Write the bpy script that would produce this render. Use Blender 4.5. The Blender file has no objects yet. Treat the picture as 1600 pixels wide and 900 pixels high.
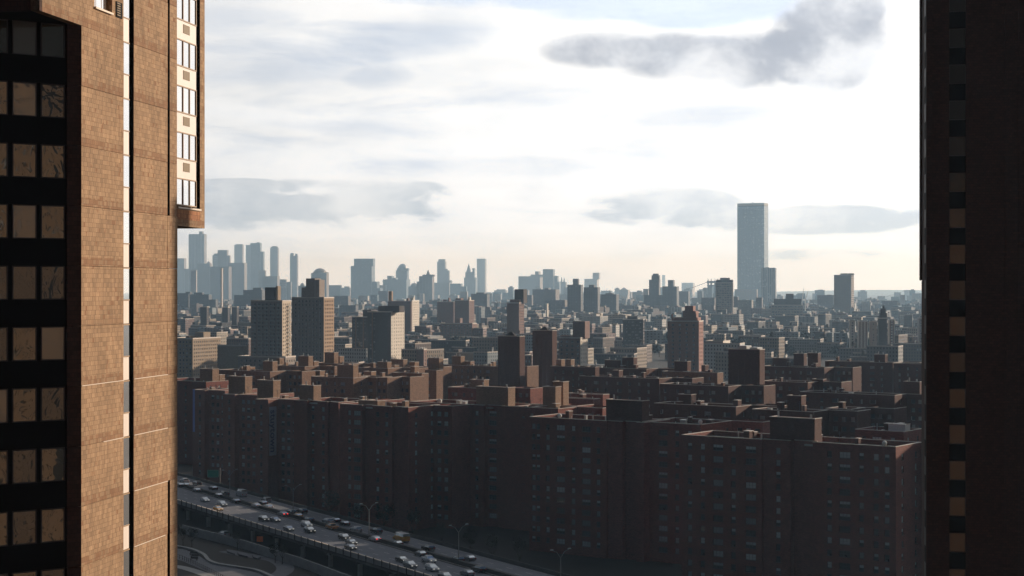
import bpy, math, random
from mathutils import Vector, Matrix
R = math.radians
S = bpy.context.scene
COL = S.collection
random.seed(7)

# ------------------------------------------------------------------ camera
H = 75.0           # eye height above the river, the land lies at G
G = 3.0
F = 2700.0         # focal length in pixels of the 1600 px wide photograph
cam_d = bpy.data.cameras.new('camera')
cam = bpy.data.objects.new('camera', cam_d); COL.objects.link(cam)
cam.location = (0, 0, H); cam.rotation_euler = (R(90), 0, 0)
cam_d.sensor_width = 36.0; cam_d.lens = 36.0 * F / 1600.0
cam_d.clip_start = 0.5; cam_d.clip_end = 60000
S.camera = cam

# ------------------------------------------------------------------ sun, view
SUN_AZ, SUN_EL = R(55), R(15)
SD = Vector((math.sin(SUN_AZ)*math.cos(SUN_EL), math.cos(SUN_AZ)*math.cos(SUN_EL), math.sin(SUN_EL)))
sun_d = bpy.data.lights.new('sun', 'SUN'); sun_d.energy = 5.0; sun_d.angle = R(0.6)
sun_d.color = (1.0, 0.85, 0.69)
sun = bpy.data.objects.new('sun', sun_d); COL.objects.link(sun)
sun.rotation_euler = SD.to_track_quat('Z', 'Y').to_euler()
S.view_settings.view_transform = 'Standard'; S.view_settings.look = 'None'
S.view_settings.exposure = 0.0; S.view_settings.gamma = 1.0; S.view_settings.use_curve_mapping = False
S.render.engine = 'CYCLES'
S.cycles.max_bounces = 5; S.cycles.diffuse_bounces = 2; S.cycles.glossy_bounces = 3
S.cycles.volume_bounces = 2; S.cycles.sample_clamp_indirect = 4.0
S.cycles.use_denoising = True

# ------------------------------------------------------------------ node helper
class NT:
    def __init__(s, tree): s.t = tree; s.n = tree.nodes; s.l = tree.links
    def node(s, kind, **kw):
        n = s.n.new(kind)
        for k, v in kw.items(): setattr(n, k, v)
        return n
    def put(s, sock, v):
        if isinstance(v, bpy.types.NodeSocket): s.l.new(v, sock)
        elif isinstance(v, (tuple, list)):
            d = sock.default_value
            sock.default_value = tuple(v) + ((1.0,) if len(d) == 4 and len(v) == 3 else ())
        else: sock.default_value = v
    def m(s, op, a, b=None, c=None, clamp=False):
        n = s.node('ShaderNodeMath', operation=op, use_clamp=clamp)
        for i, v in enumerate((a, b, c)):
            if v is not None: s.put(n.inputs[i], v)
        return n.outputs[0]
    def mix(s, f, a, b, mode='MIX'):
        n = s.node('ShaderNodeMix', data_type='RGBA', blend_type=mode)
        s.put(n.inputs['Factor'], f); s.put(n.inputs[6], a); s.put(n.inputs[7], b)
        return n.outputs[2]
    def step(s, x, lo, hi):
        n = s.node('ShaderNodeMapRange', interpolation_type='SMOOTHSTEP')
        s.put(n.inputs[0], x); s.put(n.inputs[1], lo); s.put(n.inputs[2], hi)
        return n.outputs[0]
    def noise(s, vec, scale, detail=3, rough=0.5, dist=0.0):
        n = s.node('ShaderNodeTexNoise'); s.put(n.inputs['Vector'], vec)
        n.inputs['Scale'].default_value = scale; n.inputs['Detail'].default_value = detail
        n.inputs['Roughness'].default_value = rough; n.inputs['Distortion'].default_value = dist
        return n.outputs['Fac']
    def comb(s, x, y, z):
        n = s.node('ShaderNodeCombineXYZ')
        for i, v in enumerate((x, y, z)): s.put(n.inputs[i], v)
        return n.outputs[0]
    def sep(s, v):
        n = s.node('ShaderNodeSeparateXYZ'); s.put(n.inputs[0], v); return n.outputs

# ------------------------------------------------------------------ world: low sun behind broken cloud
W = bpy.data.worlds.new('World'); S.world = W; W.use_nodes = True
wt = NT(W.node_tree); wt.n.clear()
tc = wt.node('ShaderNodeTexCoord').outputs['Generated']
nish = wt.node('ShaderNodeTexSky', sky_type='NISHITA', sun_disc=False)
nish.sun_elevation = SUN_EL; nish.sun_rotation = SUN_AZ; nish.dust_density = 2.0; nish.air_density = 1.2
x, y, z = wt.sep(tc)
U = wt.m('ARCTAN2', x, y)
hor = wt.m('SQRT', wt.m('ADD', wt.m('MULTIPLY', x, x), wt.m('MULTIPLY', y, y)))
V = wt.m('DIVIDE', z, wt.m('MAXIMUM', hor, 0.05))
wv = wt.comb(wt.m('MULTIPLY', x, 1.0), wt.m('MULTIPLY', y, 1.0), wt.m('MULTIPLY', z, 2.6))
n1 = wt.noise(wv, 9.0, 7, 0.55, 0.25)
n2 = wt.noise(wv, 3.2, 5, 0.5)
wisp = wt.noise(wt.comb(wt.m('MULTIPLY', x, 1.0), wt.m('MULTIPLY', y, 1.0), wt.m('MULTIPLY', z, 9.0)), 5.0, 6, 0.6, 0.3)
def blobs(lst):
    tot = None
    for (px, py, rx, ry, st) in lst:
        u0 = math.atan((px-800)/F); v0 = (450-py)/F
        a = wt.m('DIVIDE', wt.m('SUBTRACT', U, u0), rx/F); b = wt.m('DIVIDE', wt.m('SUBTRACT', V, v0), ry/F)
        q = wt.m('SUBTRACT', 1.0, wt.m('ADD', wt.m('MULTIPLY', a, a), wt.m('MULTIPLY', b, b)))
        q = wt.m('MULTIPLY', wt.m('MAXIMUM', q, 0.0), st)
        tot = q if tot is None else wt.m('ADD', tot, q)
    return tot
dark = blobs([(1295,70,105,88,1.6),(1180,98,130,52,1.3),(1060,92,120,44,1.1),(930,78,100,34,0.9),(1320,0,80,60,1.0)])
grey = blobs([(430,115,230,55,0.62),(650,55,150,48,0.6),(600,125,70,22,0.5),(820,140,170,34,.34),(1120,185,210,26,.34),(540,205,230,22,.34),(760,262,250,22,.3),(1330,200,120,30,.3),(350,30,140,60,0.5)])
low = blobs([(375,322,130,44,0.9),(540,328,110,34,0.8),(640,318,90,40,0.75),(1040,325,150,36,0.85),(1270,345,240,26,0.6),
             (480,290,260,12,.35),(1150,400,330,14,.35)])
blue = blobs([(1110,4,190,52,1.2),(900,10,120,34,.7),(1485,40,50,60,0.5),(760,-5,220,24,0.7)])
glow = wt.node('ShaderNodeVectorMath', operation='DOT_PRODUCT')
wt.put(glow.inputs[0], tc); glow.inputs[1].default_value = Vector((math.sin(R(20)), math.cos(R(20)), 0.2)).normalized()
g = wt.m('POWER', wt.m('MAXIMUM', glow.outputs['Value'], 0.0), 2.0)
base = wt.m('ADD', 0.03, wt.m('MULTIPLY', g, 1.24))
base = wt.m('MULTIPLY', base, wt.m('ADD', 0.86, wt.m('MULTIPLY', wisp, 0.26)))
bright = wt.mix(wt.step(V, 0.0, 0.13), (0.985, 1.03, 1.10), (0.99, 0.995, 1.0))
bright = wt.mix(1.0, bright, wt.comb(base, base, base), 'MULTIPLY')
nf = wt.noise(wv, 34.0, 6, 0.6, 0.15)
nz = wt.m('ADD', wt.m('MULTIPLY', wt.m('SUBTRACT', n1, 0.5), 3.0), wt.m('MULTIPLY', wt.m('SUBTRACT', nf, 0.5), 0.9))
wq = wt.comb(x, y, wt.m('MULTIPLY', z, 1.35))
nc = wt.m('ADD', wt.m('MULTIPLY', wt.m('SUBTRACT', wt.noise(wq, 13.0, 9, 0.58, 0.15), 0.5), 3.4), wt.m('MULTIPLY', wt.m('SUBTRACT', wt.noise(wq, 42.0, 5, 0.6), 0.5), 0.9))
def withn(bl, k=3.0): return wt.m('ADD', bl, wt.m('MULTIPLY', nz, wt.m('MINIMUM', wt.m('MULTIPLY', bl, k), 1.0)))
m_dark = wt.step(wt.m('ADD', dark, wt.m('MULTIPLY', nc, wt.m('MINIMUM', wt.m('MULTIPLY', dark, 1.5), 1.25))), 0.02, 1.15)
m_grey = wt.m('MULTIPLY', wt.step(wt.m('ADD', grey, wt.m('MULTIPLY', wt.m('SUBTRACT', wisp, 0.5), 1.6)), 0.05, 0.8), 0.85)
nl = wt.m('ADD', wt.m('MULTIPLY', wt.m('SUBTRACT', n1, 0.5), 2.2), wt.m('MULTIPLY', wt.m('SUBTRACT', wt.noise(wv, 26.0, 7, 0.6, 0.2), 0.47), 3.0))
m_low = wt.step(wt.m('ADD', low, wt.m('MULTIPLY', nl, wt.m('MINIMUM', wt.m('MULTIPLY', low, 3.0), 1.0))), 0.1, 0.75)
# broken cloud everywhere else (outside the picture too)
far_c = wt.m('MULTIPLY', wt.step(n2, 0.52, 0.66), wt.step(V, 0.17, 0.3))
streak = wt.m('MULTIPLY', wt.step(wt.noise(wt.comb(x, y, wt.m('MULTIPLY', z, 5.0)), 8.0, 8, 0.62, 0.6), 0.48, 0.7), wt.m('ADD', 0.25, wt.m('MULTIPLY', wt.step(U, 0.2, -0.12), 0.75)))
bright = wt.mix(wt.m('MULTIPLY', streak, 0.75), bright, wt.mix(1.0, bright, (0.74, 0.79, 0.87), 'MULTIPLY'))
lump = wt.step(wt.noise(wt.comb(x, y, wt.m('MULTIPLY', z, 2.2)), 15.0, 9, 0.6, 0.3), 0.40, 0.66)
bright = wt.mix(wt.m('MULTIPLY', lump, 0.5), bright, wt.mix(1.0, bright, (0.80, 0.835, 0.88), 'MULTIPLY'))
c = wt.mix(m_grey, bright, wt.mix(1.0, bright, (0.64, 0.70, 0.80), 'MULTIPLY'))
puff = wt.step(wt.noise(wq, 16.0, 7, 0.55, 0.2), 0.42, 0.66)
c = wt.mix(wt.m('MULTIPLY', m_low, 0.9), c, wt.mix(1.0, bright, wt.mix(puff, (0.56, 0.61, 0.67), (0.84, 0.86, 0.88)), 'MULTIPLY'))
c = wt.mix(wt.m('MULTIPLY', far_c, 0.8), c, wt.mix(1.0, bright, (0.5, 0.55, 0.63), 'MULTIPLY'))
sky_n = wt.mix(1.0, nish.outputs[0], (0.05, 0.065, 0.09), 'MULTIPLY')
c = wt.mix(wt.m('MULTIPLY', wt.step(wt.m('ADD', blue, wt.m('MULTIPLY', nc, wt.m('MINIMUM', blue, 0.5))), 0.1, 0.8), 0.9), c, wt.mix(1.0, bright, (0.70, 0.80, 0.97), 'MULTIPLY'))
gap = (wt.m('MULTIPLY', wt.step(n2, 0.5, 0.38), wt.m('MULTIPLY', wt.step(V, 0.17, 0.3), 0.8)))
c = wt.mix(gap, c, sky_n)
c = wt.mix(wt.m('MULTIPLY', m_dark, 0.96), c, wt.mix(1.0, bright, wt.mix(puff, (0.39, 0.42, 0.49), (0.80, 0.82, 0.86)), 'MULTIPLY'))
bg = wt.node('ShaderNodeBackground'); wt.put(bg.inputs[0], c); bg.inputs[1].default_value = 1.0
out = wt.node('ShaderNodeOutputWorld'); wt.l.new(bg.outputs[0], out.inputs[0])
W.cycles.sampling_method = 'MANUAL'; W.cycles.sample_map_resolution = 1024

# ------------------------------------------------------------------ materials
def new_mat(name):
    m = bpy.data.materials.new(name); m.use_nodes = True
    t = NT(m.node_tree); b = t.n['Principled BSDF']
    return m, t, b
def objco(t): return t.node('ShaderNodeTexCoord').outputs['Object']
def plain(name, col, rough=0.8, var=0.15, scale=1.0, metal=0.0, spec=0.3, bump=0.0):
    m, t, b = new_mat(name)
    co = objco(t)
    n = t.noise(co, scale, 4, 0.6)
    f = t.m('ADD', 1.0 - var, t.m('MULTIPLY', n, 2*var))
    t.put(b.inputs['Base Color'], t.mix(1.0, col, t.comb(f, f, f), 'MULTIPLY'))
    b.inputs['Roughness'].default_value = rough; b.inputs['Metallic'].default_value = metal
    b.inputs['Specular IOR Level'].default_value = spec
    if bump:
        bn = t.node('ShaderNodeBump'); bn.inputs['Strength'].default_value = bump
        t.put(bn.inputs['Height'], t.noise(co, scale*4, 3)); t.l.new(bn.outputs[0], b.inputs['Normal'])
    return m
def wallvec(t):
    X, Y, Z = t.sep(objco(t))
    return t.comb(t.m('ADD', X, Y), Z, 0.0), X, Y, Z
def brick_mat(name, c1, c2, mortar, bw, bh, ms=0.012, rust=0.0, bump=0.3, rough=0.85, var=0.35, rustc=(0.16,0.055,0.02)):
    m, t, b = new_mat(name)
    v, X, Y, Z = wallvec(t)
    br = t.node('ShaderNodeTexBrick'); t.put(br.inputs['Vector'], v)
    br.inputs['Scale'].default_value = 1.0
    br.inputs['Brick Width'].default_value = bw; br.inputs['Row Height'].default_value = bh
    br.inputs['Mortar Size'].default_value = ms; br.inputs['Mortar Smooth'].default_value = 0.2
    t.put(br.inputs['Color1'], c1); t.put(br.inputs['Color2'], c2); t.put(br.inputs['Mortar'], mortar)
    big = t.noise(t.comb(t.m('MULTIPLY', t.m('ADD', X, Y), 1.0), t.m('MULTIPLY', Z, 0.5), 0.0), 0.6, 4, 0.6)
    f = t.m('ADD', 1.0 - var, t.m('MULTIPLY', big, 2*var))
    col = t.mix(1.0, br.outputs['Color'], t.comb(f, f, f), 'MULTIPLY')
    # every brick its own tone: a second random value per cell
    row = t.m('FLOOR', t.m('DIVIDE', Z, bh))
    cx = t.m('FLOOR', t.m('ADD', t.m('DIVIDE', t.m('ADD', X, Y), bw), t.m('MULTIPLY', t.m('MODULO', row, 2.0), 0.5)))
    wn = t.node('ShaderNodeTexWhiteNoise'); t.put(wn.inputs['Vector'], t.comb(cx, row, 3.0))
    tone = t.m('ADD', 0.82, t.m('MULTIPLY', wn.outputs['Value'], 0.34))
    col = t.mix(1.0, col, t.comb(tone, tone, tone), 'MULTIPLY')
    if rust:
        zz = t.m('MODULO', t.m('ADD', Z, 27.0 - (86.8-G) % 2.7), 2.7)
        band = t.m('SUBTRACT', 1.0, t.step(zz, 0.36, 0.42))
        sel = t.step(t.noise(t.comb(0.0, 0.0, t.m('FLOOR', t.m('DIVIDE', Z, 2.7))), 1.37, 0), 0.42, 0.5)
        r1 = t.m('MULTIPLY', t.m('MULTIPLY', band, sel), t.m('GREATER_THAN', wn.outputs['Value'], 0.35))
        big2 = t.noise(v, 1.1, 3)
        r2 = t.m('MULTIPLY', t.m('GREATER_THAN', wn.outputs['Value'], 0.9), t.step(big2, 0.45, 0.6))
        r = t.m('MAXIMUM', t.m('MULTIPLY', r1, 0.5), t.m('MULTIPLY', r2, 0.6))
        col = t.mix(t.m('MULTIPLY', r, rust), col, rustc)
        streak = t.step(t.noise(t.comb(t.m('ADD', X, Y), t.m('MULTIPLY', Z, 0.06), 0.0), 5.0, 3), 0.5, 0.75)
        col = t.mix(t.m('MULTIPLY', streak, 0.45), col, (0.17, 0.10, 0.06))
    t.put(b.inputs['Base Color'], col)
    b.inputs['Roughness'].default_value = rough; b.inputs['Specular IOR Level'].default_value = 0.25
    if bump:
        bn = t.node('ShaderNodeBump'); bn.inputs['Strength'].default_value = bump; bn.inputs['Distance'].default_value = 0.02
        h = t.m('ADD', t.m('SUBTRACT', 1.0, br.outputs['Fac']), t.m('MULTIPLY', wn.outputs['Value'], 0.9))
        t.put(bn.inputs['Height'], h); t.l.new(bn.outputs[0], b.inputs['Normal'])
    return m
def facade_mat(name, wall, win, pw, ph, mx=0.45, mz=0.45, ribs=False, rough=0.7, spark=0.12, winr=0.25):
    """wall with regular window cells, for towers too far away to tell the panes apart"""
    m, t, b = new_mat(name)
    v, X, Y, Z = wallvec(t)
    s = t.m('ADD', X, Y)
    fx = t.m('FRACT', t.m('DIVIDE', s, pw)); fz = t.m('FRACT', t.m('DIVIDE', Z, ph))
    inx = t.m('LESS_THAN', fx, mx); inz = t.m('LESS_THAN', fz, mz)
    isw = inx if ribs else t.m('MULTIPLY', inx, inz)
    wn = t.node('ShaderNodeTexWhiteNoise')
    t.put(wn.inputs['Vector'], t.comb(t.m('FLOOR', t.m('DIVIDE', s, pw)), t.m('FLOOR', t.m('DIVIDE', Z, ph)), 1.0))
    lightw = t.m('GREATER_THAN', wn.outputs['Value'], 1.0 - spark)
    wc = t.mix(lightw, win, tuple(min(0.6, x*3+0.12) for x in win))
    nb = t.noise(v, 0.03, 3); f = t.m('ADD', 0.85, t.m('MULTIPLY', nb, 0.3))
    wl = t.mix(1.0, wall, t.comb(f, f, f), 'MULTIPLY')
    isup = t.m('GREATER_THAN', t.sep(t.node('ShaderNodeNewGeometry').outputs['Normal'])[2], 0.5)
    isw = t.m('MULTIPLY', isw, t.m('SUBTRACT', 1.0, isup))
    t.put(b.inputs['Base Color'], t.mix(isw, wl, wc))
    t.put(b.inputs['Roughness'], t.m('SUBTRACT', rough, t.m('MULTIPLY', isw, rough - winr)))
    return m
def glass_mat(name, tint, body, refl=0.35, wob=0.0, wscale=1.5, rough=0.02):
    m, t, b = new_mat(name)
    co = objco(t)
    b.inputs['Base Color'].default_value = (*body, 1); b.inputs['Roughness'].default_value = 0.6
    gl = t.node('ShaderNodeBsdfGlossy'); gl.inputs['Color'].default_value = (*tint, 1); gl.inputs['Roughness'].default_value = rough
    if wob:
        bn = t.node('ShaderNodeBump'); bn.inputs['Strength'].default_value = wob; bn.inputs['Distance'].default_value = 0.05
        gm = t.node('ShaderNodeNewGeometry').outputs['Position']
        X, Y, Z = t.sep(gm)
        t.put(bn.inputs['Height'], t.noise(t.comb(X, Y, t.m('MULTIPLY', Z, 0.7)), wscale, 2, 0.4, 1.5))
        t.l.new(bn.outputs[0], gl.inputs['Normal'])
    mx = t.node('ShaderNodeMixShader')
    lw = t.node('ShaderNodeLayerWeight'); lw.inputs[0].default_value = 0.35
    t.put(mx.inputs[0], t.m('ADD', refl, t.m('MULTIPLY', lw.outputs['Fresnel'], 0.5), clamp=True))
    t.l.new(b.outputs[0], mx.inputs[1]); t.l.new(gl.outputs[0], mx.inputs[2])
    o = [n for n in t.n if n.type == 'OUTPUT_MATERIAL'][0]; t.l.new(mx.outputs[0], o.inputs[0])
    return m

M = {}
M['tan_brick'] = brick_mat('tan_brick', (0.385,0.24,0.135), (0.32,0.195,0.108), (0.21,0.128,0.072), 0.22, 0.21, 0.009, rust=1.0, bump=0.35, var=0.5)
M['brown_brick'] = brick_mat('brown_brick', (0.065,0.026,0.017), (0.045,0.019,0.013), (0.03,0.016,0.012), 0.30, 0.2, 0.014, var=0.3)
M['sister_brick'] = brick_mat('sister_tower_brick', (0.24,0.155,0.10), (0.19,0.12,0.075), (0.12,0.07,0.05), 0.24, 0.19, 0.012, bump=0, var=0.3)
M['slot_black'] = plain('black_panel_and_slot_shade', (0.006,0.005,0.0045), 0.8, 0.3, spec=0.1)  # black of the panels; also paints shade on the slot jambs
M['rust_brick'] = brick_mat('rust_brick', (0.44,0.20,0.09), (0.32,0.13,0.06), (0.2,0.1,0.06), 0.15, 0.24, 0.012, bump=0.4, var=0.2)
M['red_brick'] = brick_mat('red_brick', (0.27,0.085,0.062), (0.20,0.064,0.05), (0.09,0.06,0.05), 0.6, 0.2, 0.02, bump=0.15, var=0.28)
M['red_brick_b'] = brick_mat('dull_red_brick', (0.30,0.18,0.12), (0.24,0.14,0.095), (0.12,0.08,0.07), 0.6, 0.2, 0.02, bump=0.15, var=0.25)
M['tan_wall'] = brick_mat('buff_brick', (0.40,0.27,0.17), (0.34,0.22,0.14), (0.3,0.22,0.16), 0.6, 0.2, 0.02, bump=0.1, var=0.15)
M['roof'] = plain('roof_felt', (0.055,0.048,0.046), 0.9, 0.6, 0.12)
M['roof_pale'] = plain('pale_roof_membrane', (0.30,0.29,0.30), 0.8, 0.25, 0.2)
M['coping'] = plain('coping_stone', (0.50,0.42,0.36), 0.5, 0.2, 0.6, spec=0.5)
M['metal_pale'] = plain('galvanised_metal', (0.55,0.54,0.52), 0.35, 0.15, 2.0, metal=0.6)
M['white_paint'] = plain('white_paint', (0.78,0.77,0.74), 0.35, 0.05, 1.0)
M['cream_panel'] = plain('cream_spandrel_panel', (0.86,0.74,0.64), 0.3, 0.06, 1.5, spec=0.5)
M['frame_tan'] = plain('bronze_frame', (0.38,0.24,0.13), 0.4, 0.1, 3.0)
M['frame_dark'] = plain('dark_window_frame', (0.06,0.05,0.05), 0.5, 0.1, 3.0)
M['frame_grey'] = plain('grey_window_frame', (0.12,0.12,0.125), 0.6, 0.1, 3.0)
M['sill'] = plain('pale_sill', (0.75,0.62,0.5), 0.6, 0.1, 2.0)
M['louvre'] = plain('brown_louvre', (0.20,0.13,0.06), 0.6, 0.1, 3.0)
M['glass_sky'] = glass_mat('sky_reflecting_glass', (1.0,0.97,0.95), (0.12,0.12,0.13), 0.72, 0.015, 0.6)
M['glass_wavy'] = glass_mat('wavy_reflecting_glass', (0.76,0.72,0.62), (0.02,0.018,0.014), 0.20, 0.16, 0.9)
M['glass_wavy_dim'] = glass_mat('wavy_glass_dim_room', (0.70,0.70,0.66), (0.015,0.013,0.011), 0.15, 0.22, 1.2)
M['glass_wavy_pale'] = glass_mat('wavy_glass_with_curtain', (0.80,0.78,0.70), (0.10,0.09,0.075), 0.2, 0.22, 0.9)
M['glass_amber_dim'] = glass_mat('bronze_glass_dim_room', (0.62,0.55,0.46), (0.03,0.026,0.022), 0.07, 0.5, 3.0)
M['glass_amber'] = glass_mat('bronze_reflecting_glass', (0.62,0.53,0.41), (0.015,0.012,0.009), 0.10, 0.35, 2.2)
M['dusty_brick'] = brick_mat('dusty_brick', (0.33,0.15,0.12), (0.27,0.125,0.10), (0.2,0.13,0.11), 0.6, 0.2, 0.02, bump=0.15, var=0.2)  # lighter red brick for the three narrow wings
M['shade_dark_brick'] = brick_mat('shade_dark_brick', (0.135,0.058,0.044), (0.10,0.045,0.036), (0.09,0.06,0.05), 0.6, 0.2, 0.02, bump=0.15, var=0.25)  # darker brick, shade of the right-hand blocks put into its colour
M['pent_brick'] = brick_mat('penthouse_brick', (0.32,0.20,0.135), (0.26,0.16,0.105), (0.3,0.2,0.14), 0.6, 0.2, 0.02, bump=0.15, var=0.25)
m, t, b = new_mat('varied_windows')
v, X, Y, Z = wallvec(t)
wn = t.node('ShaderNodeTexWhiteNoise'); t.put(wn.inputs['Vector'], t.comb(t.m('FLOOR', t.m('DIVIDE', t.m('ADD', X, Y), 1.7)), t.m('FLOOR', t.m('DIVIDE', Z, 1.4)), 2.0))
t.put(b.inputs['Base Color'], t.mix(t.step(wn.outputs['Value'], 0.35, 0.95), (0.03,0.033,0.036), (0.30,0.29,0.27))); b.inputs['Roughness'].default_value = 0.3
M['varied_windows'] = m
M['glass_dark'] = glass_mat('dark_window_glass', (0.7,0.8,0.9), (0.012,0.014,0.017), 0.08)
M['glass_blind'] = glass_mat('window_glass_with_blind', (0.8,0.9,0.95), (0.55,0.58,0.56), 0.10)
M['glass_half'] = glass_mat('window_glass_with_net_curtain', (0.8,0.9,0.95), (0.28,0.30,0.29), 0.08)
M['asphalt'] = plain('asphalt', (0.16,0.165,0.19), 0.85, 0.25, 0.25, bump=0.1)
M['asphalt_dark'] = plain('dark_asphalt', (0.03,0.03,0.032), 0.9, 0.25, 0.3)
M['line'] = plain('road_paint', (0.55,0.55,0.52), 0.7, 0.3, 0.8)
M['concrete'] = plain('weathered_concrete', (0.32,0.31,0.30), 0.85, 0.35, 0.5, bump=0.2)
M['concrete_dark'] = plain('stained_concrete', (0.075,0.072,0.07), 0.9, 0.35, 0.5)
M['ground'] = plain('city_ground', (0.03,0.028,0.027), 0.95, 0.5, 0.02)
M['park'] = plain('park_soil', (0.030,0.024,0.020), 0.95, 0.5, 0.3)
M['paving'] = plain('park_paving', (0.13,0.13,0.145), 0.85, 0.3, 0.4)
M['green_sign'] = plain('green_sign_face', (0.01,0.30,0.22), 0.4, 0.05, 1.0)
M['orange_sign'] = plain('orange_sign_face', (0.85,0.17,0.02), 0.5, 0.05, 1.0)
M['banner'] = plain('banner_cloth', (0.40,0.42,0.50), 0.8, 0.1, 1.0)
M['banner_blue'] = plain('banner_blue_cloth', (0.30,0.36,0.75), 0.8, 0.1, 1.0)
M['ink'] = plain('banner_blue_ink', (0.015,0.035,0.16), 0.8, 0.05, 1.0)
M['ink_white'] = plain('white_sign_paint', (0.6,0.65,0.62), 0.6, 0.05, 1.0)
M['bark'] = plain('bark', (0.05,0.04,0.032), 0.9, 0.3, 3.0)
M['leaf'] = plain('dark_foliage', (0.022,0.026,0.018), 0.8, 0.5, 0.5)
M['tyre'] = plain('tyre_rubber', (0.02,0.02,0.02), 0.8, 0.1, 3.0)
M['car_glass'] = glass_mat('car_glass', (0.7,0.75,0.8), (0.01,0.01,0.012), 0.15)
M['hills'] = plain('wooded_hills', (0.05,0.06,0.05), 0.95, 0.3, 0.002)
m, t, b = new_mat('tail_light'); b.inputs['Base Color'].default_value = (0.5,0.01,0.01,1)
M['tail'] = m
m, t, b = new_mat('lit_brake_light'); b.inputs['Base Color'].default_value = (0.6,0.01,0.01,1)
b.inputs['Emission Color'].default_value = (1,0.04,0.03,1); b.inputs['Emission Strength'].default_value = 1.6
M['tail_on'] = m
m, t, b = new_mat('headlight_lens'); b.inputs['Base Color'].default_value = (0.75,0.75,0.72,1); b.inputs['Roughness'].default_value = 0.1
b.inputs['Emission Color'].default_value = (1,0.95,0.85,1); b.inputs['Emission Strength'].default_value = 0.5
M['head'] = m
CARC = {'white':(0.56,0.57,0.60),'silver':(0.22,0.23,0.25),'grey':(0.13,0.14,0.155),'black':(0.014,0.014,0.016),
        'dark blue':(0.018,0.024,0.045),'yellow':(0.62,0.30,0.02),'orange':(0.55,0.20,0.03),'dark red':(0.11,0.012,0.012)}
for k, v in CARC.items():
    m, t, b = new_mat(k.replace(' ', '_') + '_car_paint'); b.inputs['Base Color'].default_value = (*v, 1)
    b.inputs['Roughness'].default_value = 0.3; b.inputs['Coat Weight'].default_value = 0.4; b.inputs['Coat Roughness'].default_value = 0.08
    M['car_' + k] = m

# ------------------------------------------------------------------ mesh helpers
class MB:
    def __init__(s): s.v = []; s.f = []; s.mi = []
    def face(s, pts, mi=0):
        i = len(s.v); s.v += [tuple(p) for p in pts]; s.f.append(tuple(range(i, i+len(pts)))); s.mi.append(mi)
    def box(s, x0, x1, y0, y1, z0, z1, mi=0):
        i = len(s.v)
        s.v += [(x0,y0,z0),(x1,y0,z0),(x1,y1,z0),(x0,y1,z0),(x0,y0,z1),(x1,y0,z1),(x1,y1,z1),(x0,y1,z1)]
        for q in ((0,3,2,1),(4,5,6,7),(0,1,5,4),(1,2,6,5),(2,3,7,6),(3,0,4,7)):
            s.f.append(tuple(i+k for k in q)); s.mi.append(mi)
    def prism(s, poly, z0, z1, mi=0, poly2=None, cap=True):
        n = len(poly); i = len(s.v); p2 = poly2 or poly
        s.v += [(p[0],p[1],z0) for p in poly] + [(p[0],p[1],z1) for p in p2]
        for k in range(n):
            j = (k+1) % n; s.f.append((i+k, i+j, i+n+j, i+n+k)); s.mi.append(mi)
        if cap:
            s.f.append(tuple(range(i+n-1, i-1, -1))); s.mi.append(mi)
            s.f.append(tuple(range(i+n, i+2*n))); s.mi.append(mi)
    def tube(s, a, b, r, n=6, r2=None, mi=0):
        a = Vector(a); b = Vector(b); d = (b-a).normalized()
        q = d.to_track_quat('Z','Y').to_matrix(); r2 = r if r2 is None else r2
        i = len(s.v)
        for c, rr in ((a, r), (b, r2)):
            for k in range(n):
                an = 2*math.pi*k/n; s.v.append(tuple(c + q @ Vector((math.cos(an)*rr, math.sin(an)*rr, 0))))
        for k in range(n):
            j = (k+1) % n; s.f.append((i+k, i+j, i+n+j, i+n+k)); s.mi.append(mi)
        s.f.append(tuple(i+n-1-k for k in range(n))); s.mi.append(mi)
        s.f.append(tuple(i+n+k for k in range(n))); s.mi.append(mi)
    def facade(s, O, U, N, w, z0, z1, cols, rows, depth=0.22, mi=0, back=None):
        """flat wall with real window openings; O, U, N in the plan; cols/rows are intervals; back = material of pane sheet"""
        def P(u, zz, d=0.0): return (O[0]+U[0]*u-N[0]*d, O[1]+U[1]*u-N[1]*d, zz)
        cols = sorted(c for c in cols if c[0] > 0.05 and c[1] < w-0.05); rows = sorted(r for r in rows if r[0] > z0+0.05 and r[1] < z1-0.05)
        cc = []
        for c in cols:
            if not cc or c[0] > cc[-1][1] + 0.1: cc.append(c)
        cur = 0.0
        for (a, b) in cc:
            s.face([P(cur,z0),P(a,z0),P(a,z1),P(cur,z1)], mi); cur = b
            zc = z0
            for (za, zb) in rows:
                s.face([P(a,zc),P(b,zc),P(b,za),P(a,za)], mi); zc = zb
                s.face([P(a,za),P(b,za),P(b,za,depth),P(a,za,depth)], mi)
                s.face([P(a,zb),P(a,zb,depth),P(b,zb,depth),P(b,zb)], mi)
                s.face([P(a,za),P(a,za,depth),P(a,zb,depth),P(a,zb)], mi)
                s.face([P(b,za),P(b,zb),P(b,zb,depth),P(b,za,depth)], mi)
                if back is not None: s.face([P(a,za,depth),P(b,za,depth),P(b,zb,depth),P(a,zb,depth)], back)
            s.face([P(a,zc),P(b,zc),P(b,z1),P(a,z1)], mi)
        s.face([P(cur,z0),P(w,z0),P(w,z1),P(cur,z1)], mi)
        return cc, rows
    def mesh(s, name, mats):
        me = bpy.data.meshes.new(name); me.from_pydata(s.v, [], s.f)
        for m in (mats if isinstance(mats, (list, tuple)) else [mats]): me.materials.append(m)
        me.polygons.foreach_set('material_index', s.mi); me.update()
        return me
    def build(s, name, mats, parent=None, loc=None, rot=None, kind=None):
        return link(name, s.mesh(name, mats), parent, loc, rot, kind)
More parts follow.
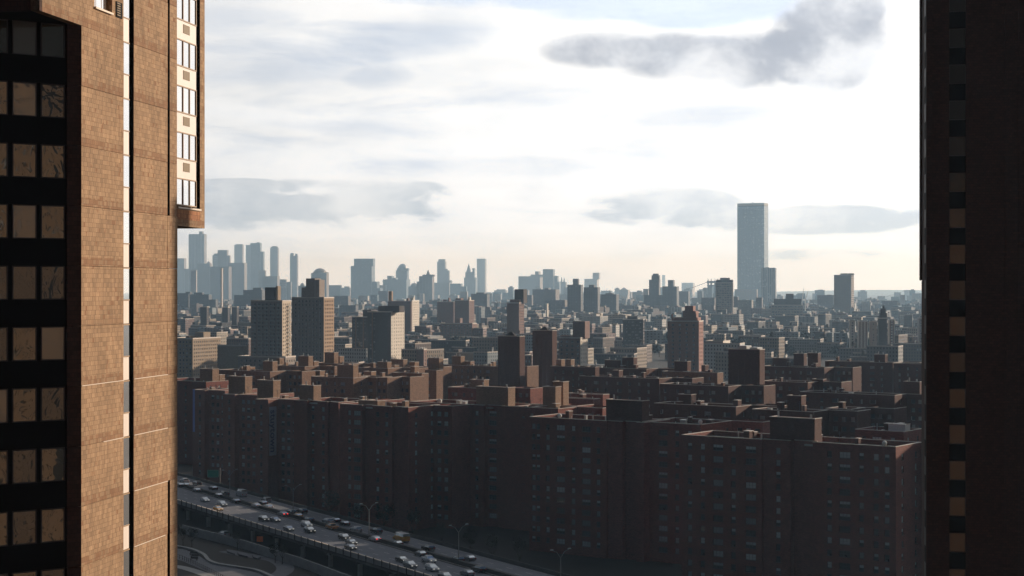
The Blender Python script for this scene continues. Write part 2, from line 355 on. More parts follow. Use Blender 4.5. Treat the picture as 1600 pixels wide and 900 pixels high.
def link(name, me, parent=None, loc=None, rot=None, kind=None):
    o = bpy.data.objects.new(name, me); COL.objects.link(o)
    if parent is not None: o.parent = parent
    if loc is not None: o.location = loc
    if rot is not None: o.rotation_euler = (0, 0, rot)
    if kind: o['kind'] = kind
    return o
def tag(o, label, cat, group=None):
    o['label'] = label; o['category'] = cat
    if group: o['group'] = group
    return o
def thing(name, label, cat, loc, rotz=0.0, group=None):
    o = bpy.data.objects.new(name, None); COL.objects.link(o)
    o.location = loc; o.rotation_euler = (0, 0, rotz); o.empty_display_size = 1.0
    return tag(o, label, cat, group)
def gp(px, py, zz=G):
    Y = (H-zz)*F/(py-450.0); return ((px-800)/F*Y, Y)
_sh = {}
def shared(key, fn):
    if key not in _sh: _sh[key] = fn()
    return _sh[key]

# ------------------------------------------------------------------ ground, hills, haze
g = MB(); g.face([(-12000,-300,G),(12000,-300,G),(12000,23000,G),(-12000,23000,G)])
g.build('ground', M['ground'], kind='structure')
hl = MB(); rr = random.Random(3); N = 90
prev = None
for i in range(N+1):
    X = -11500 + 23000*i/N
    zt = 38 + 14*math.sin(i*0.21+0.5) + 7*math.sin(i*0.53) + rr.uniform(-1.5,1.5)
    cur = ((X, 20000, G), (X, 20400, zt*0.75), (X, 21000, zt*0.92), (X, 22000, G))
    if prev:
        for k in range(3): hl.face([prev[k], cur[k], cur[k+1], prev[k+1]])
    prev = cur
hl.build('hills', M['hills'], kind='structure')
HAZE_D = 6.5e-5
hz = MB(); hz.box(-12100, 12100, -400, 23100, G-1, 430)
hm = bpy.data.materials.new('haze_air'); hm.use_nodes = True
ht = NT(hm.node_tree); ht.n.clear()
pv = ht.node('ShaderNodeVolumePrincipled'); pv.inputs['Density'].default_value = HAZE_D
pv.inputs['Color'].default_value = (0.48, 0.73, 1.0, 1); pv.inputs['Absorption Color'].default_value = (1, 1, 1, 1); pv.inputs['Anisotropy'].default_value = 0.35
ho = ht.node('ShaderNodeOutputMaterial'); ht.l.new(pv.outputs[0], ho.inputs['Volume'])
hz.build('haze', hm, kind='stuff')

# ------------------------------------------------------------------ left brick tower (about 77 m away)
ZT = 86.8 - G          # a slab level, in tower coordinates
FL = 2.7
TOP = 104.0
TH = R(10)
lt = thing('brick_tower', 'sunlit tan brick high-rise at the left edge with dark corner windows',
           'tower', (-19.34, 77.6, G), -TH)
body = MB()
zo = ZT
P_low = [(-0.30,0.30),(-0.30,11.80),(-22,11.80),(-22,-6.9),(-6.9,-6.9)]   # backing wall behind the panels
body.prism([(-0.42,-0.16),(-0.42,11.78),(-24,11.78),(-24,-7.2),(-7.46,-7.2)], 0, zo-0.02)
body.prism([(-0.42,-4.0),(-0.42,11.78),(-24,11.78),(-24,-4.0)], zo, TOP)
body.build('tower_core', M['slot_black'], lt)
# wall panels, one per storey and bay, with open joints between them
def panel(y0, y1, z0, z1, x=0.0, th=0.40, name='brick_panel', mat='tan_brick'):
    b = MB(); b.box(x-th, x, y0, y1, z0, z1); return b.build(name, M[mat], lt)
kmin = -28; kmax = 6
for k in range(kmin, kmax):
    z0 = ZT + k*FL; z1 = z0 + FL - 0.018
    if z1 < 25: 
        continue
    up = k >= 0
    jit = random.uniform(-0.012, 0.012)
    # first bay (0 .. 4.80)
    ya = -4.24 if up else 0.0
    if k == 0:
        panel(ya, 1.46, z0, z1, jit); panel(1.46, 3.45, z0, z0+1.05, jit)
        panel(3.45, 4.80, z0, z1, jit)
        wd = MB(); wd.box(-0.30, -0.24, 1.46, 3.45, z0+1.05, z1)
        w = wd.build('window', M['frame_tan'], lt)
        for q in range(3):
            pb = MB(); pb.box(-0.24, -0.225, 1.50+q*0.63, 2.06+q*0.63, z0+1.12, z1-0.06); pb.build('pane', M['glass_sky'], w)
        sb = MB(); sb.box(-0.24, 0.10, 1.40, 3.40, z0+0.98, z0+1.07); sb.build('sill', M['sill'], w)
        vb = MB()
        vb.box(0.0, 0.025, 3.86, 4.60, z0+0.98, z0+1.72, 0)
        for q in range(6): vb.box(0.02, 0.06, 3.92, 4.30, z0+1.06+q*0.11, z0+1.11+q*0.11, 1)
        vb.build('vent_louvre', [M['slot_black'], M['louvre']], lt)
    else:
        panel(ya, 4.80, z0, z1, jit)
    # glazed strip (4.80 .. 6.05), glass set back 0.2
    zs = z0 + FL - 0.10                                   # head of the glass
    wf = MB()
    wf.box(-0.12, -0.045, 4.81, 5.56, z0, z0+1.10, 0)       # spandrel
    sp = wf.build('spandrel_panel', M['cream_panel'], lt)
    fr = MB()
    fr.box(-0.12, -0.01, 4.81, 5.57, z0+1.10, z0+1.15); fr.box(-0.12, -0.01, 4.81, 5.57, zs+0.02, zs+0.08)
    fr.box(-0.12, -0.02, 4.81, 4.85, z0+1.15, zs+0.02)
    w = fr.build('window', M['frame_tan'], lt)
    pb = MB(); pb.box(-0.10, -0.04, 4.85, 5.56, z0+1.15, zs+0.02)
    p = pb.build('pane', M['glass_sky'], w)
    pb.v = []; 
    # second bay
    panel(6.05, 10.47, z0, z1, random.uniform(-0.012, 0.012))
    jb = MB(); jb.box(-0.415, -0.012, 5.58, 6.046, z0, z0+FL-0.004); jb.v = jb.v; 
    jb = MB(); jb.box(-0.415, -0.30, 5.57, 6.04, z0, z0+FL-0.004); jb.box(-0.30, -0.015, 6.02, 6.045, z0, z0+FL-0.004); jb.build('slot_shade', M['slot_black'], lt)  # black boxes paint the unlit far jamb of the slot
    if not (z0+G+1.0 < 79.0 and z0+G+1.6 > 66.3):
        jb = MB(); jb.box(-0.38, -0.025, 10.80, 10.826, z0, z0+FL-0.004); jb.build('slot_shade', M['slot_black'], lt)  # painted shade on the third bay's far jamb
    # slim third bay with a slot above 79.2 m and below 66.3 m
    zc = z0 + G
    if zc + 1.0 < 79.0 and zc + 1.6 > 66.3: panel(10.47, 11.83, z0, z1, random.uniform(-0.012, 0.012))
    else: panel(10.83, 11.83, z0, z1, -0.02 if zc > 75 else 0.0)
    if z0 + G < 71 or k in (-6,):
        pass
for (y0, y1, zz) in [(0.02,4.78,70.62),(6.07,10.45,70.62),(2.4,4.78,67.90),(6.07,10.45,67.90),(6.07,10.45,65.20),(6.07,10.1,62.5),(0.02,4.78,57.1)]:
    b = MB(); b.box(-0.02, 0.035, y0, y1, zz-G-0.035, zz-G-0.005); b.build('metal_flashing', M['sill'], lt)
# soffit edge of the cantilevered corner and its camera-facing wall
b = MB(); b.box(-16, 0.0, -4.24, -3.98, zo, TOP-G*0); b.build('corner_wall', M['brown_brick'], lt)
b = MB(); b.prism([(-0.42,-4.0),(-0.42,-0.3),(-7.2,-7.2),(-7.2,-4.0)], zo-0.0, zo+0.1)
# chamfered window face: runs from the corner (0,0) along (-1,-1)
ch = math.pi/4
def cham(s0, s1, z0, z1, d0, d1, name, mat, parent=lt):
    """box on the chamfer: s along the face, d depth behind it"""
    b = MB(); u = (-0.7071, -0.7071); n = (0.7071, -0.7071)
    pts = [(u[0]*s - n[0]*d, u[1]*s - n[1]*d) for (s, d) in ((s0,d0),(s1,d0),(s1,d1),(s0,d1))]
    b.prism(pts, z0, z1); return b.build(name, M[mat], parent)
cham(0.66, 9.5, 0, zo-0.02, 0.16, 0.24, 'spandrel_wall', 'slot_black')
wfk = 0
for k in range(kmin, 0):
    z0 = ZT + k*FL
    if z0 < 25: continue
    cham(0.0, 0.66, z0, z0+FL-0.02, 0.0, 0.30, 'corner_pier', 'brown_brick')
    for c in range(4):
        s0 = 0.72 + c*1.29
        zt = z0 + FL - 0.02; zb = zt - 1.50
        b = MB(); u = (-0.7071, -0.7071); n = (0.7071, -0.7071)
        def q(s, d): return (u[0]*s-n[0]*d, u[1]*s-n[1]*d)
        for (a, bb, za, zz) in ((s0, s0+0.05, zb, zt),(s0+1.05, s0+1.10, zb, zt),(s0+0.05, s0+1.05, zb, zb+0.05),(s0+0.05, s0+1.05, zt-0.05, zt)):
            b.prism([q(a,0.10),q(bb,0.10),q(bb,0.158),q(a,0.158)], za, zz)
        w = b.build('window', M['frame_dark'], lt)
        b = MB(); t_ = random.uniform(-0.006, 0.006)
        b.prism([q(s0+0.05,0.13+t_),q(s0+1.05,0.13-t_),q(s0+1.05,0.15),q(s0+0.05,0.15)], zb+0.05, zt-0.05)
        b.build('pane', M[random.choice(('glass_wavy','glass_wavy','glass_wavy_dim','glass_wavy_pale'))], w)
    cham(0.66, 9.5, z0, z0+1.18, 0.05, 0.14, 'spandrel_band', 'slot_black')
# rear wing, cantilevered above 78.6 m
WX = -3.92
b = MB(); b.box(-16, WX-0.3, 11.85, 26.35, 78.6-G, TOP); b.box(-16, WX, 11.85, 21.98, 78.6-G, TOP)
b.build('rear_wing_wall', M['tan_brick'], lt)
b = MB(); b.box(-16, WX, 26.36, 26.6, 78.6-G, TOP); b.box(WX-0.3, WX, 25.80, 26.36, 78.6-G, TOP)
b.box(WX-0.3, WX, 22.0, 25.8, 78.6-G, 79.62-G); b.build('brick_edge', M['tan_brick'], lt)
b = MB(); b.box(WX-0.29, WX-0.012, 25.77, 25.797, 79.75-G, TOP); b.box(WX-0.298, WX-0.2, 25.3, 25.77, 79.75-G, TOP); b.build('slot_shade', M['slot_black'], lt)  # black strips paint the shaded jamb beside the glass
b = MB(); b.box(WX-0.29, WX+0.02, 22.0, 25.8, 79.0-G, 79.55-G); b.build('brick_band', M['rust_brick'], lt)
b = MB(); b.box(WX-0.2, WX+0.1, 22.0, 25.8, 79.62-G, 79.72-G); b.build('sill', M['sill'], lt)
for k in range(-3, 6):
    z0 = ZT + k*FL; zt = z0 + FL - 0.02; zb = zt - 1.52
    if k > -3:
        b = MB(); b.box(WX-0.14, WX-0.06, 22.0, 25.3, z0, zb); sp = b.build('spandrel_panel', M['cream_panel'], lt)
        b = MB(); b.box(WX-0.06, WX-0.04, 23.15, 24.2, z0+0.42, zb-0.22); b.build('vent_louvre', M['louvre'], sp)
    b = MB()
    for yy in (22.0, 23.07, 24.14, 25.22): b.box(WX-0.14, WX-0.02, yy, yy+0.07, zb, zt)
    b.box(WX-0.14, WX-0.02, 22.0, 25.3, zb-0.05, zb+0.02); b.box(WX-0.14, WX-0.02, 22.0, 25.3, zt-0.05, zt+0.02)
    w = b.build('window', M['frame_tan'], lt)
    for yy in (22.07, 23.14, 24.21):
        b = MB(); b.box(WX-0.10, WX-0.07, yy, yy+1.0, zb+0.02, zt-0.05); b.build('pane', M['glass_sky'], w)

# ------------------------------------------------------------------ right brick tower (about 130 m away)
rt = thing('brick_tower', 'shaded dark brown brick high-rise at the right edge with one column of windows', 'tower', (31.2, 129.7, G), -TH)
ZR = 300.0
RTOP = 95.0
wx0, wx1 = 1.58, 2.78
cols_z = [75 - (y-450)*129.5/F for y in range(46-56*3, 1500, 56)]
b = MB()
b.box(0.0, wx0, 0.0, 0.35, 0, RTOP, 0); b.box(wx1, 8.2, 0.0, 0.35, 0, RTOP, 0)
b.box(0.06, 8.2, 0.35, 7.0, 0, RTOP, 0)
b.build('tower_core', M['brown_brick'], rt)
b = MB(); b.box(wx0, wx1, 0.25, 0.34, 0, RTOP); b.build('recess_lining', M['slot_black'], rt)
for k in range(0, 33):
    # rows: a head every 2.695 m, head of the row at py 326 lies at z 80.95
    zt = 80.95 - G + (k-25)*2.7 - 0.0
    if zt < 8 or zt > RTOP: continue
    zb = zt - 1.45
    b = MB()
    for (a, bb, za, zz) in ((wx0, wx0+0.05, zb, zt),(wx1-0.05, wx1, zb, zt),(wx0+0.05, wx1-0.05, zb, zb+0.05),(wx0+0.05, wx1-0.05, zt-0.05, zt)):
        b.box(a, bb, 0.12, 0.25, za, zz)
    w = b.build('window', M['frame_dark'], rt)
    b = MB(); t_ = random.uniform(-0.01, 0.01)
    b.prism([(wx0+0.05,0.20+t_),(wx1-0.05,0.20-t_),(wx1-0.05,0.24),(wx0+0.05,0.24)], zb+0.05, zt-0.05); b.build('pane', M[random.choice(('glass_amber','glass_amber_dim','glass_amber'))], w)
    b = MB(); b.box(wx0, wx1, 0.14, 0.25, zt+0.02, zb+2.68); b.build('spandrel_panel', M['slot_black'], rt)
# pilaster, side slot with pale slivers, course joints
b = MB(); b.box(-0.10, 0.34, -0.16, 0.0, 0, RTOP); b.box(5.6, 5.75, -0.12, 0.0, 0, RTOP)
b.box(6.6, 6.75, -0.12, 0.0, 0, RTOP); b.build('pilaster', M['brown_brick'], rt)
b = MB(); b.box(-0.02, 0.055, 2.0, 3.4, 0, RTOP); b.build('side_slot', M['slot_black'], rt)
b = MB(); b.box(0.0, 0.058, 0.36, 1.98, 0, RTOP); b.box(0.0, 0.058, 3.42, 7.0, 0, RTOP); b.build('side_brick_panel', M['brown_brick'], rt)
for k in range(0, 32, 1):
    zt = 81 - G + (k-25)*2.7
    if zt < 8: continue
    b = MB(); b.box(-0.028, -0.021, 2.1, 3.3, zt-1.4, zt); b.build('window', M['frame_dark'], rt)
b = MB(); b.box(-0.12, 1.6, 7.05, 8.6, 75.6-G, RTOP); b.box(0.05, 1.6, 7.05, 8.6, 0, 75.55-G)
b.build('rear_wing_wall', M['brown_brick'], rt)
b = MB()
for k in range(0, 16):
    zt = 12 + k*5.4
    b.box(wx1+0.1, 8.1, -0.012, 0.0, zt, zt+0.04); b.box(0.36, wx0-0.05, -0.012, 0.0, zt, zt+0.04)
b.build('course_line', M['brown_brick'], rt)

# the two sister towers behind the photographer, whose sunlit walls the windows mirror
def sister(loc, w, d, h, label):
    o = thing('brick_tower', label, 'tower', loc, -TH)
    b = MB()
    cols = [(i*3.2+0.8, i*3.2+2.2) for i in range(int(w/3.2))]
    rows = [(j*2.7+1.1, j*2.7+2.55) for j in range(int(h/2.7))]
    cols = [c for i, c in enumerate(cols) if i % 4 != 3]
    b.facade((0,d), (1,0), (0,1), w, 0, h, cols, rows, 0.25, 0, 1)
    b.box(0, w, 0, d-0.3, 0, h-0.01, 0)
    b.build('wall', [M['sister_brick'], M['glass_dark']], o)
sister((-24, -8, G), 62, 4.5, 86.5, 'sunlit tan brick tower behind the viewpoint, mirrored in the right tower windows')
sister((52, -24, G), 70, 18, 99, 'tall sunlit tan brick tower behind the viewpoint, mirrored in the left tower windows')

# ------------------------------------------------------------------ brown brick housing estate
TE = R(36); ce, se = math.cos(TE), math.sin(TE)
def s_at(C, px, d=0.0, th=TE):
    a = (px-800)/F; c, s = math.cos(th), math.sin(th)
    return (C[0] + d*s - a*(C[1] + d*c)) / (c + a*s)
def root_at(pxc, Y): return ((pxc-800)/F*Y, Y)
def win_mesh(w, h, kind):
    def fn():
        b = MB(); t = 0.07
        b.box(-w/2, -w/2+t, -0.06, 0.0, 0, h); b.box(w/2-t, w/2, -0.06, 0.0, 0, h)
        b.box(-w/2+t, w/2-t, -0.06, 0.0, 0, t); b.box(-w/2+t, w/2-t, -0.06, 0.0, h-t, h)
        b.box(-w/2+t, w/2-t, -0.05, 0.0, h*0.5-0.03, h*0.5+0.03)
        if w > 1.8:
            for q in (-w/6, w/6): b.box(q-0.04, q+0.04, -0.065, 0.0, t, h-t)
        b.box(-w/2-0.08, w/2+0.08, -0.30, 0.02, -0.09, -0.002)
        if kind == 'ac': b.box(-0.35, 0.35, -0.45, -0.02, 0.02, 0.42)
        return b.mesh('window', M['frame_grey'])
    return shared(('wf', w, kind == 'ac'), fn)
def pane_mesh(w, h, kind):
    def fn():
        b = MB(); t = 0.07
        if kind == 'blind':
            b.box(-w/2+t, w/2-t, -0.02, -0.01, h*0.5, h-t, 1); b.box(-w/2+t, w/2-t, -0.02, -0.01, t, h*0.5, 0)
        elif kind == 'full': b.box(-w/2+t, w/2-t, -0.02, -0.01, t, h-t, 1)
        elif kind == 'net': b.box(-w/2+t, w/2-t, -0.02, -0.01, t, h-t, 2)
        else: b.box(-w/2+t, w/2-t, -0.02, -0.01, t, h-t, 0)
        return b.mesh('pane', [M['glass_dark'], M['glass_blind'], M['glass_half']])
    return shared(('pn', w, kind), fn)
WR = random.Random(11)
def place_window(parent, x, y, z, w, h, rot=0.0):
    r = WR.random()
    kind = 'full' if r < 0.15 else 'blind' if r < 0.38 else 'net' if r < 0.62 else 'ac' if r < 0.72 else 'open'
    o = link('window', win_mesh(w, h, kind), parent, (x, y, z), rot)
    link('pane', pane_mesh(w, h, kind), o)

FP = 2.8; WH = 1.42
ROOFZ = 39.6
estate = []
def estate_block(pxc, pyc, pxl, D, label, z=ROOFZ, cols=None, near=False, steps=(), pent=(), endcols=True, brick='red_brick', globe=None, rows_n=13, group='brown brick apartment blocks of the estate', roof='roof', Yf=None, wing=None):
    """pxc/pyc: near right roof corner, pxl: left end of the front.  local x runs left of the corner (negative), y away."""
    Y = Yf or (H-z)*F/(pyc-450.0)
    C = root_at(pxc, Y); L = s_at(C, pxl)
    h = z - G
    o = thing('apartment_block', label, 'building', (C[0], C[1], G), -TE, group)
    def sx(px, d=0.0): return -s_at(C, px, d)
    # front wall bays: (x0, x1, setback)
    bays = []
    if steps:
        edges = [(-L, 0.0)] + [(sx(p), d) for p, d in steps] + [(0.0, 0)]
        for i in range(len(edges)-1): bays.append((edges[i][0], edges[i+1][0], edges[i][1]))
    else: bays = [(-L, 0.0, 0.0)]
    rows = [(h-1.75-i*FP-WH, h-1.75-i*FP) for i in range(rows_n)]
    rows = [r for r in rows if r[0] > 1.0]
    b = MB(); wins = []
    pane_i = None if near else 1
    for (x0, x1, sb) in bays:
        w = x1-x0
        if cols and near:
            cs = []
            for cpx, cw in cols:
                xc = sx(cpx, sb)
                if x0+cw/2+0.3 < xc < x1-cw/2-0.3: cs.append((xc-x0-cw/2, xc-x0+cw/2))
        else:
            cs = []; u = 1.6 + WR.random()
            while u < w-2.2:
                cw = WR.choice((1.1,1.1,2.4)); cs.append((u, u+cw)); u += cw + WR.choice((2.4,3.2,4.2))
        cc, rw = b.facade((x0, sb), (1,0), (0,-1), w, 0, h, cs, rows, 0.2, 0, pane_i)
        b.face([(x0,D,0),(x1,D,0),(x1,D,h),(x0,D,h)])
        if near:
            for (a, c_) in cc:
                for (za, zb) in rw: wins.append((x0+(a+c_)/2, sb+0.17, za, round(c_-a,2)))
        # returns between bays, roof sheet
        b.face([(x0,sb,h-1.0),(x1,sb,h-1.0),(x1,D,h-1.0),(x0,D,h-1.0)], 0 if False else 2)
    for i in range(len(bays)-1):
        xa = bays[i][1]; b.face([(xa,bays[i][2],0),(xa,bays[i+1][2],0),(xa,bays[i+1][2],h),(xa,bays[i][2],h)])
    b.face([(-L,bays[0][2],0),(-L,D,0),(-L,D,h),(-L,bays[0][2],h)])
    sbR = bays[-1][2]
    ecs = []
    if endcols and D > 5:
        n = max(1, int((D-3)/4.2)); ecs = [((i+0.5)*D/n-0.55, (i+0.5)*D/n+0.55) for i in range(n)]
    cc, rw = b.facade((0, sbR), (0,1), (1,0), D-sbR, 0, h, ecs, rows, 0.2, 0, pane_i)
    if near:
        for (a, c_) in cc:
            for (za, zb) in rw: wins.append((-0.17, sbR+(a+c_)/2, za, round(c_-a,2), 1))
    # re-entrant wing on the right that shades the end wall
    if wing:
        wy, ww = wing; wl = max(D-wy, 1.0)+8.0
        cs = []; u = 1.4
        while u < ww-1.6: cs.append((u, u+1.5)); u += 2.6
        cc, rw = b.facade((0, wy), (1,0), (0,-1), ww, 0, h-0.003, cs, rows, 0.2, 0, pane_i)
        if near:
            for (a, c_) in cc:
                for (za, zb) in rw: wins.append(((a+c_)/2, wy+0.17, za, round(c_-a,2)))
        b.face([(ww,wy,0),(ww,wy+wl,0),(ww,wy+wl,h-.003),(ww,wy,h-.003)]); b.face([(0,wy+wl,0),(ww,wy+wl,0),(ww,wy+wl,h-.003),(0,wy+wl,h-.003)])
        b.face([(0,wy,h-1.0),(ww,wy,h-1.0),(ww,wy+wl,h-1.0),(0,wy+wl,h-1.0)], 2); b.face([(0,D,0),(0,wy+wl,0),(0,wy+wl,h),(0,D,h)])
    # parapet inner faces
    t = 0.35
    b.face([(-L+t,D-t,h-1.0),(-t,D-t,h-1.0),(-t,D-t,h),(-L+t,D-t,h)])
    b.face([(-L+t,t+0.5,h-1.0),(-L+t,D-t,h-1.0),(-L+t,D-t,h),(-L+t,t+0.5,h)])
    b.face([(-t,sbR+t,h-1.0),(-t,D-t,h-1.0),(-t,D-t,h),(-t,sbR+t,h)])
    b.build('wall', [M[brick], M['varied_windows'], M[roof]], o)
    for wv_ in wins:
        if len(wv_) == 4: place_window(o, wv_[0], wv_[1], wv_[2], wv_[3], WH)
        else: place_window(o, wv_[0], wv_[1], wv_[2], wv_[3], WH, math.pi/2)
    cp = MB()
    for (x0, x1, sb) in bays: cp.box(x0-0.03, x1+0.03, sb-0.06, sb+0.34, h, h+0.14)
    cp.box(-L-0.06, -L+0.34, bays[0][2]+0.36, D-0.36, h+0.002, h+0.142); cp.box(-0.34, 0.06, sbR+0.36, D-0.36, h+0.002, h+0.142)
    cp.box(-L-0.06, 0.06, D-0.34, D+0.06, h, h+0.14)
    if wing: cp.box(0.08, ww+0.04, wy-0.06, wy+0.3, h, h+0.13); cp.box(ww-0.3, ww+0.04, wy+0.31, wy+wl, h+.001, h+0.131)
    cp.build('coping', M['coping'], o)
    # pale walkway boards on the roof
    if L > 14:
        pv_ = MB(); u0 = WR.uniform(0.15,0.4)*L
        pv_.box(-u0-WR.uniform(4,9), -u0, 1.0+bays[0][2], 1.9+bays[0][2], h-0.96, h-0.55); pv_.build('roof_duct', M['metal_pale'], o)
    for p in pent:
        px0, px1, pyt = p[:3]; dy = p[3] if len(p) > 3 else 3.5; dd = min(p[4] if len(p) > 4 else 6.0, 3.0 if not near else 3.6)
        cm = p[5] if len(p) > 5 else ('shade_dark_brick' if px0 > 885 else 'pent_brick')
        xa, xb = sx(px0, dy), sx(px1, dy)
        Yp = C[1] - xb*-se*-1 if False else C[1] - xb*se + dy*ce
        zt = H - (pyt-450)*Yp/F - G
        q = MB(); q.box(xa, xb, dy, dy+dd, h-1.1, zt)
        pn = q.build('penthouse' if xb-xa > 2.2 else 'chimney', M[cm], o)
        q = MB(); q.box(xa-0.12, xb+0.12, dy-0.12, dy+0.22, zt, zt+0.16); q.box(xb-0.22, xb+0.12, dy+0.23, dy+dd+0.12, zt+0.002, zt+0.162)
        q.box(xa-0.12, xa+0.22, dy+0.23, dy+dd+0.12, zt+0.002, zt+0.162); q.build('coping', M['coping'], pn)
        if xb-xa > 5:
            q = MB(); q.tube((xa+1.2,dy+2,zt),(xa+1.2,dy+2,zt+1.3),0.25,6); q.tube((xb-1.6,dy+1.4,zt),(xb-1.6,dy+1.4,zt+0.9),0.3,6)
            q.build('vent_pipe', M['metal_pale'], pn)
    if globe:
        xg = sx(globe, 0.5)
        q = MB(); rg = 0.62
        q.tube((0,0,-0.9),(0,0,0.0),0.14,6)
        for i in range(5):
            a0, a1 = -math.pi/2+math.pi*i/5, -math.pi/2+math.pi*(i+1)/5
            for j in range(8):
                b0, b1 = 2*math.pi*j/8, 2*math.pi*(j+1)/8
                q.face([(rg*math.cos(a)*math.cos(bb), rg*math.cos(a)*math.sin(bb), 0.4+rg*math.sin(a)) for a, bb in ((a0,b0),(a0,b1),(a1,b1),(a1,b0))])
        q.build('globe_vent', M['white_paint'], o, (xg, 0.9, h+0.3))
    # small roof things: vent pipes and fans near the penthouses
    def vent_a(): q = MB(); q.tube((0,0,0),(0,0,1.4),0.16,6); return q.mesh('roof_vent', M['metal_pale'])
    def vent_b(): q = MB(); q.box(-0.5,0.5,-0.4,0.4,0,1.0); q.box(-0.6,0.6,-0.5,0.5,1.0,1.1); return q.mesh('roof_vent', M['metal_pale'])
    for i in range(max(2, int(L/6))):
        xx = -WR.uniform(0.08, 0.92)*L; yy = WR.uniform(1.5, max(1.6, D-1.5))
        v_ = link('roof_vent', shared('va', vent_a) if WR.random() < 0.5 else shared('vb', vent_b), o, (xx, max(yy, 4.5 if sbR or steps else yy), h-1.0)); s_ = WR.uniform(0.7, 1.5); v_.scale = (s_, s_, WR.uniform(0.8, 1.5))
    for i in range(int(L/14)+1):
        xx = -WR.uniform(0.1, 0.9)*L; yy = WR.uniform(4.5, max(4.6, D-2.5)); cw = WR.uniform(0.6, 1.6); chh = WR.uniform(1.3, 3.0)
        q = MB(); q.box(xx-cw/2, xx+cw/2, yy, yy+min(2.5, cw+0.6), h-1.05, h+chh-1.0); ch_ = q.build('chimney', M['shade_dark_brick' if pxc > 900 else 'pent_brick'], o)
        q = MB(); q.box(xx-cw/2-0.1, xx+cw/2+0.1, yy-0.1, yy+min(2.5, cw+0.6)+0.1, h+chh-0.999, h+chh-0.85); q.build('coping', M['coping'], ch_)
    for i in range(WR.randint(1, 3)):
        xx = -WR.uniform(0.1, 0.9)*L; yy = max(1.2, D*0.6); hh = WR.uniform(2.0, 4.0)
        q = MB(); q.tube((xx,yy,h-1.0),(xx,yy,h+hh-1.0),0.06,4); q.tube((xx-0.7,yy,h+hh-1.3),(xx+0.7,yy,h+hh-1.3),0.04,4); q.tube((xx-0.5,yy,h+hh-1.7),(xx+0.5,yy,h+hh-1.7),0.04,4); q.build('antenna', M['frame_grey'], o)
    estate.append((o, C, L, D, h))
    return o, C, L, D, h

n_, w_ = 1.15, 2.7
# front row along the highway, right to left
E = estate_block
e1 = E(1398, 699, 1065, 15, 'nearest brown brick slab at the right, white globe vent near its right corner', near=True,
  cols=[(1078,n_),(1098,n_),(1122,w_),(1146,n_),(1173,w_),(1197,n_),(1216,n_),(1250,w_),(1272,n_),(1296,n_),(1320,w_),(1346,n_),(1369,n_),(1386,n_)],
  steps=((1190,1.0),(1232,3.0),(1268,0.6)), pent=((1203,1273,655,4.0,9.0),), globe=1381, wing=(15.0,7.0))
e2 = E(1095, 664, 1003, 17, 'brown brick slab whose right corner overlaps the nearest slab, globe vent above its sunlit coping', near=True,
  cols=[(1012,n_),(1036,w_),(1058,n_),(1078,n_)], globe=1093, wing=(17.0,9.0))
e3 = E(1004, 661, 827, 14, 'long brown brick slab in the middle of the front row under a large dark penthouse', near=True,
  cols=[(834,n_),(841,n_),(856,n_),(876,w_),(896,n_),(916,w_),(935,n_),(951,n_),(980,w_)], steps=((948,0.8),(970,2.4),(992,0.8)), pent=((947,1003,627,4.5,8),), globe=873)
e4 = E(826, 637, 641, 14, 'brown brick slab with a wide flat penthouse amid its roof, above the road lamps', near=True,
  cols=[(653,n_),(666,n_),(684,w_),(703,n_),(716,n_),(732,n_),(745,n_),(770,w_),(785,n_),(803,n_),(818,n_)], steps=((757,1.8),(782,0.6),(800,0.6)), pent=((744,794,606,4.0,8),), globe=686, wing=(14.0,8.0))
e5 = E(638, 637, 531, 15, 'brown brick slab above the yellow bus, left of the globe vent slab', near=True,
  cols=[(546,n_),(558,w_),(573,n_),(590,n_),(604,n_),(620,w_)], steps=((566,1.5),(582,0.0),(612,1.2),(628,0.0)), pent=((560,590,627,5,6),), wing=(12.0,7.0))
e6 = E(637, 677, 577, 10, 'low brick wing with a rounded parapet projecting from the slab above the yellow bus', z=31.2, near=True,
  cols=[(586,n_),(604,n_),(617,n_)], rows_n=10)
e7 = E(529, 629, 459, 18, 'brown brick slab directly right of the block with the lettered banner', z=38.2, near=True, cols=[(489,n_),(505,n_),(517,n_)], steps=((480,1.6),(496,0.0),(512,1.0),(521,0.0)),
  pent=((468,490,603,5,6),), wing=(8.0,6.0))
e8 = E(419, 625, 399, 15, 'narrow brick wing carrying the long lettered banner on its side', z=37.0, near=True, cols=[(408,n_)], brick='dusty_brick', pent=((402,427,595,9,5),), endcols=False, wing=(5.0,13.0))
e9 = E(367, 617, 348, 13, 'narrow brick wing with a blank front left of the lettered banner', z=37.0, near=True, cols=[(358,n_)], brick='dusty_brick', pent=((357,383,589,8,6),), wing=(2.0,9.0))
e10 = E(320, 610, 301, 13, 'narrow brick wing with a thin blue banner on its left edge', z=37.0, near=True, cols=[(312,n_)], brick='dusty_brick', wing=(2.0,8.5))
BR = 'red_brick'
e11 = E(322, 597, 240, 20, 'brown brick block behind the thin blue banner, beside the tan tower', z=37.0, pent=((312,332,577,6,6),(338,343,586,10,3)), near=True, cols=[(290,n_)])
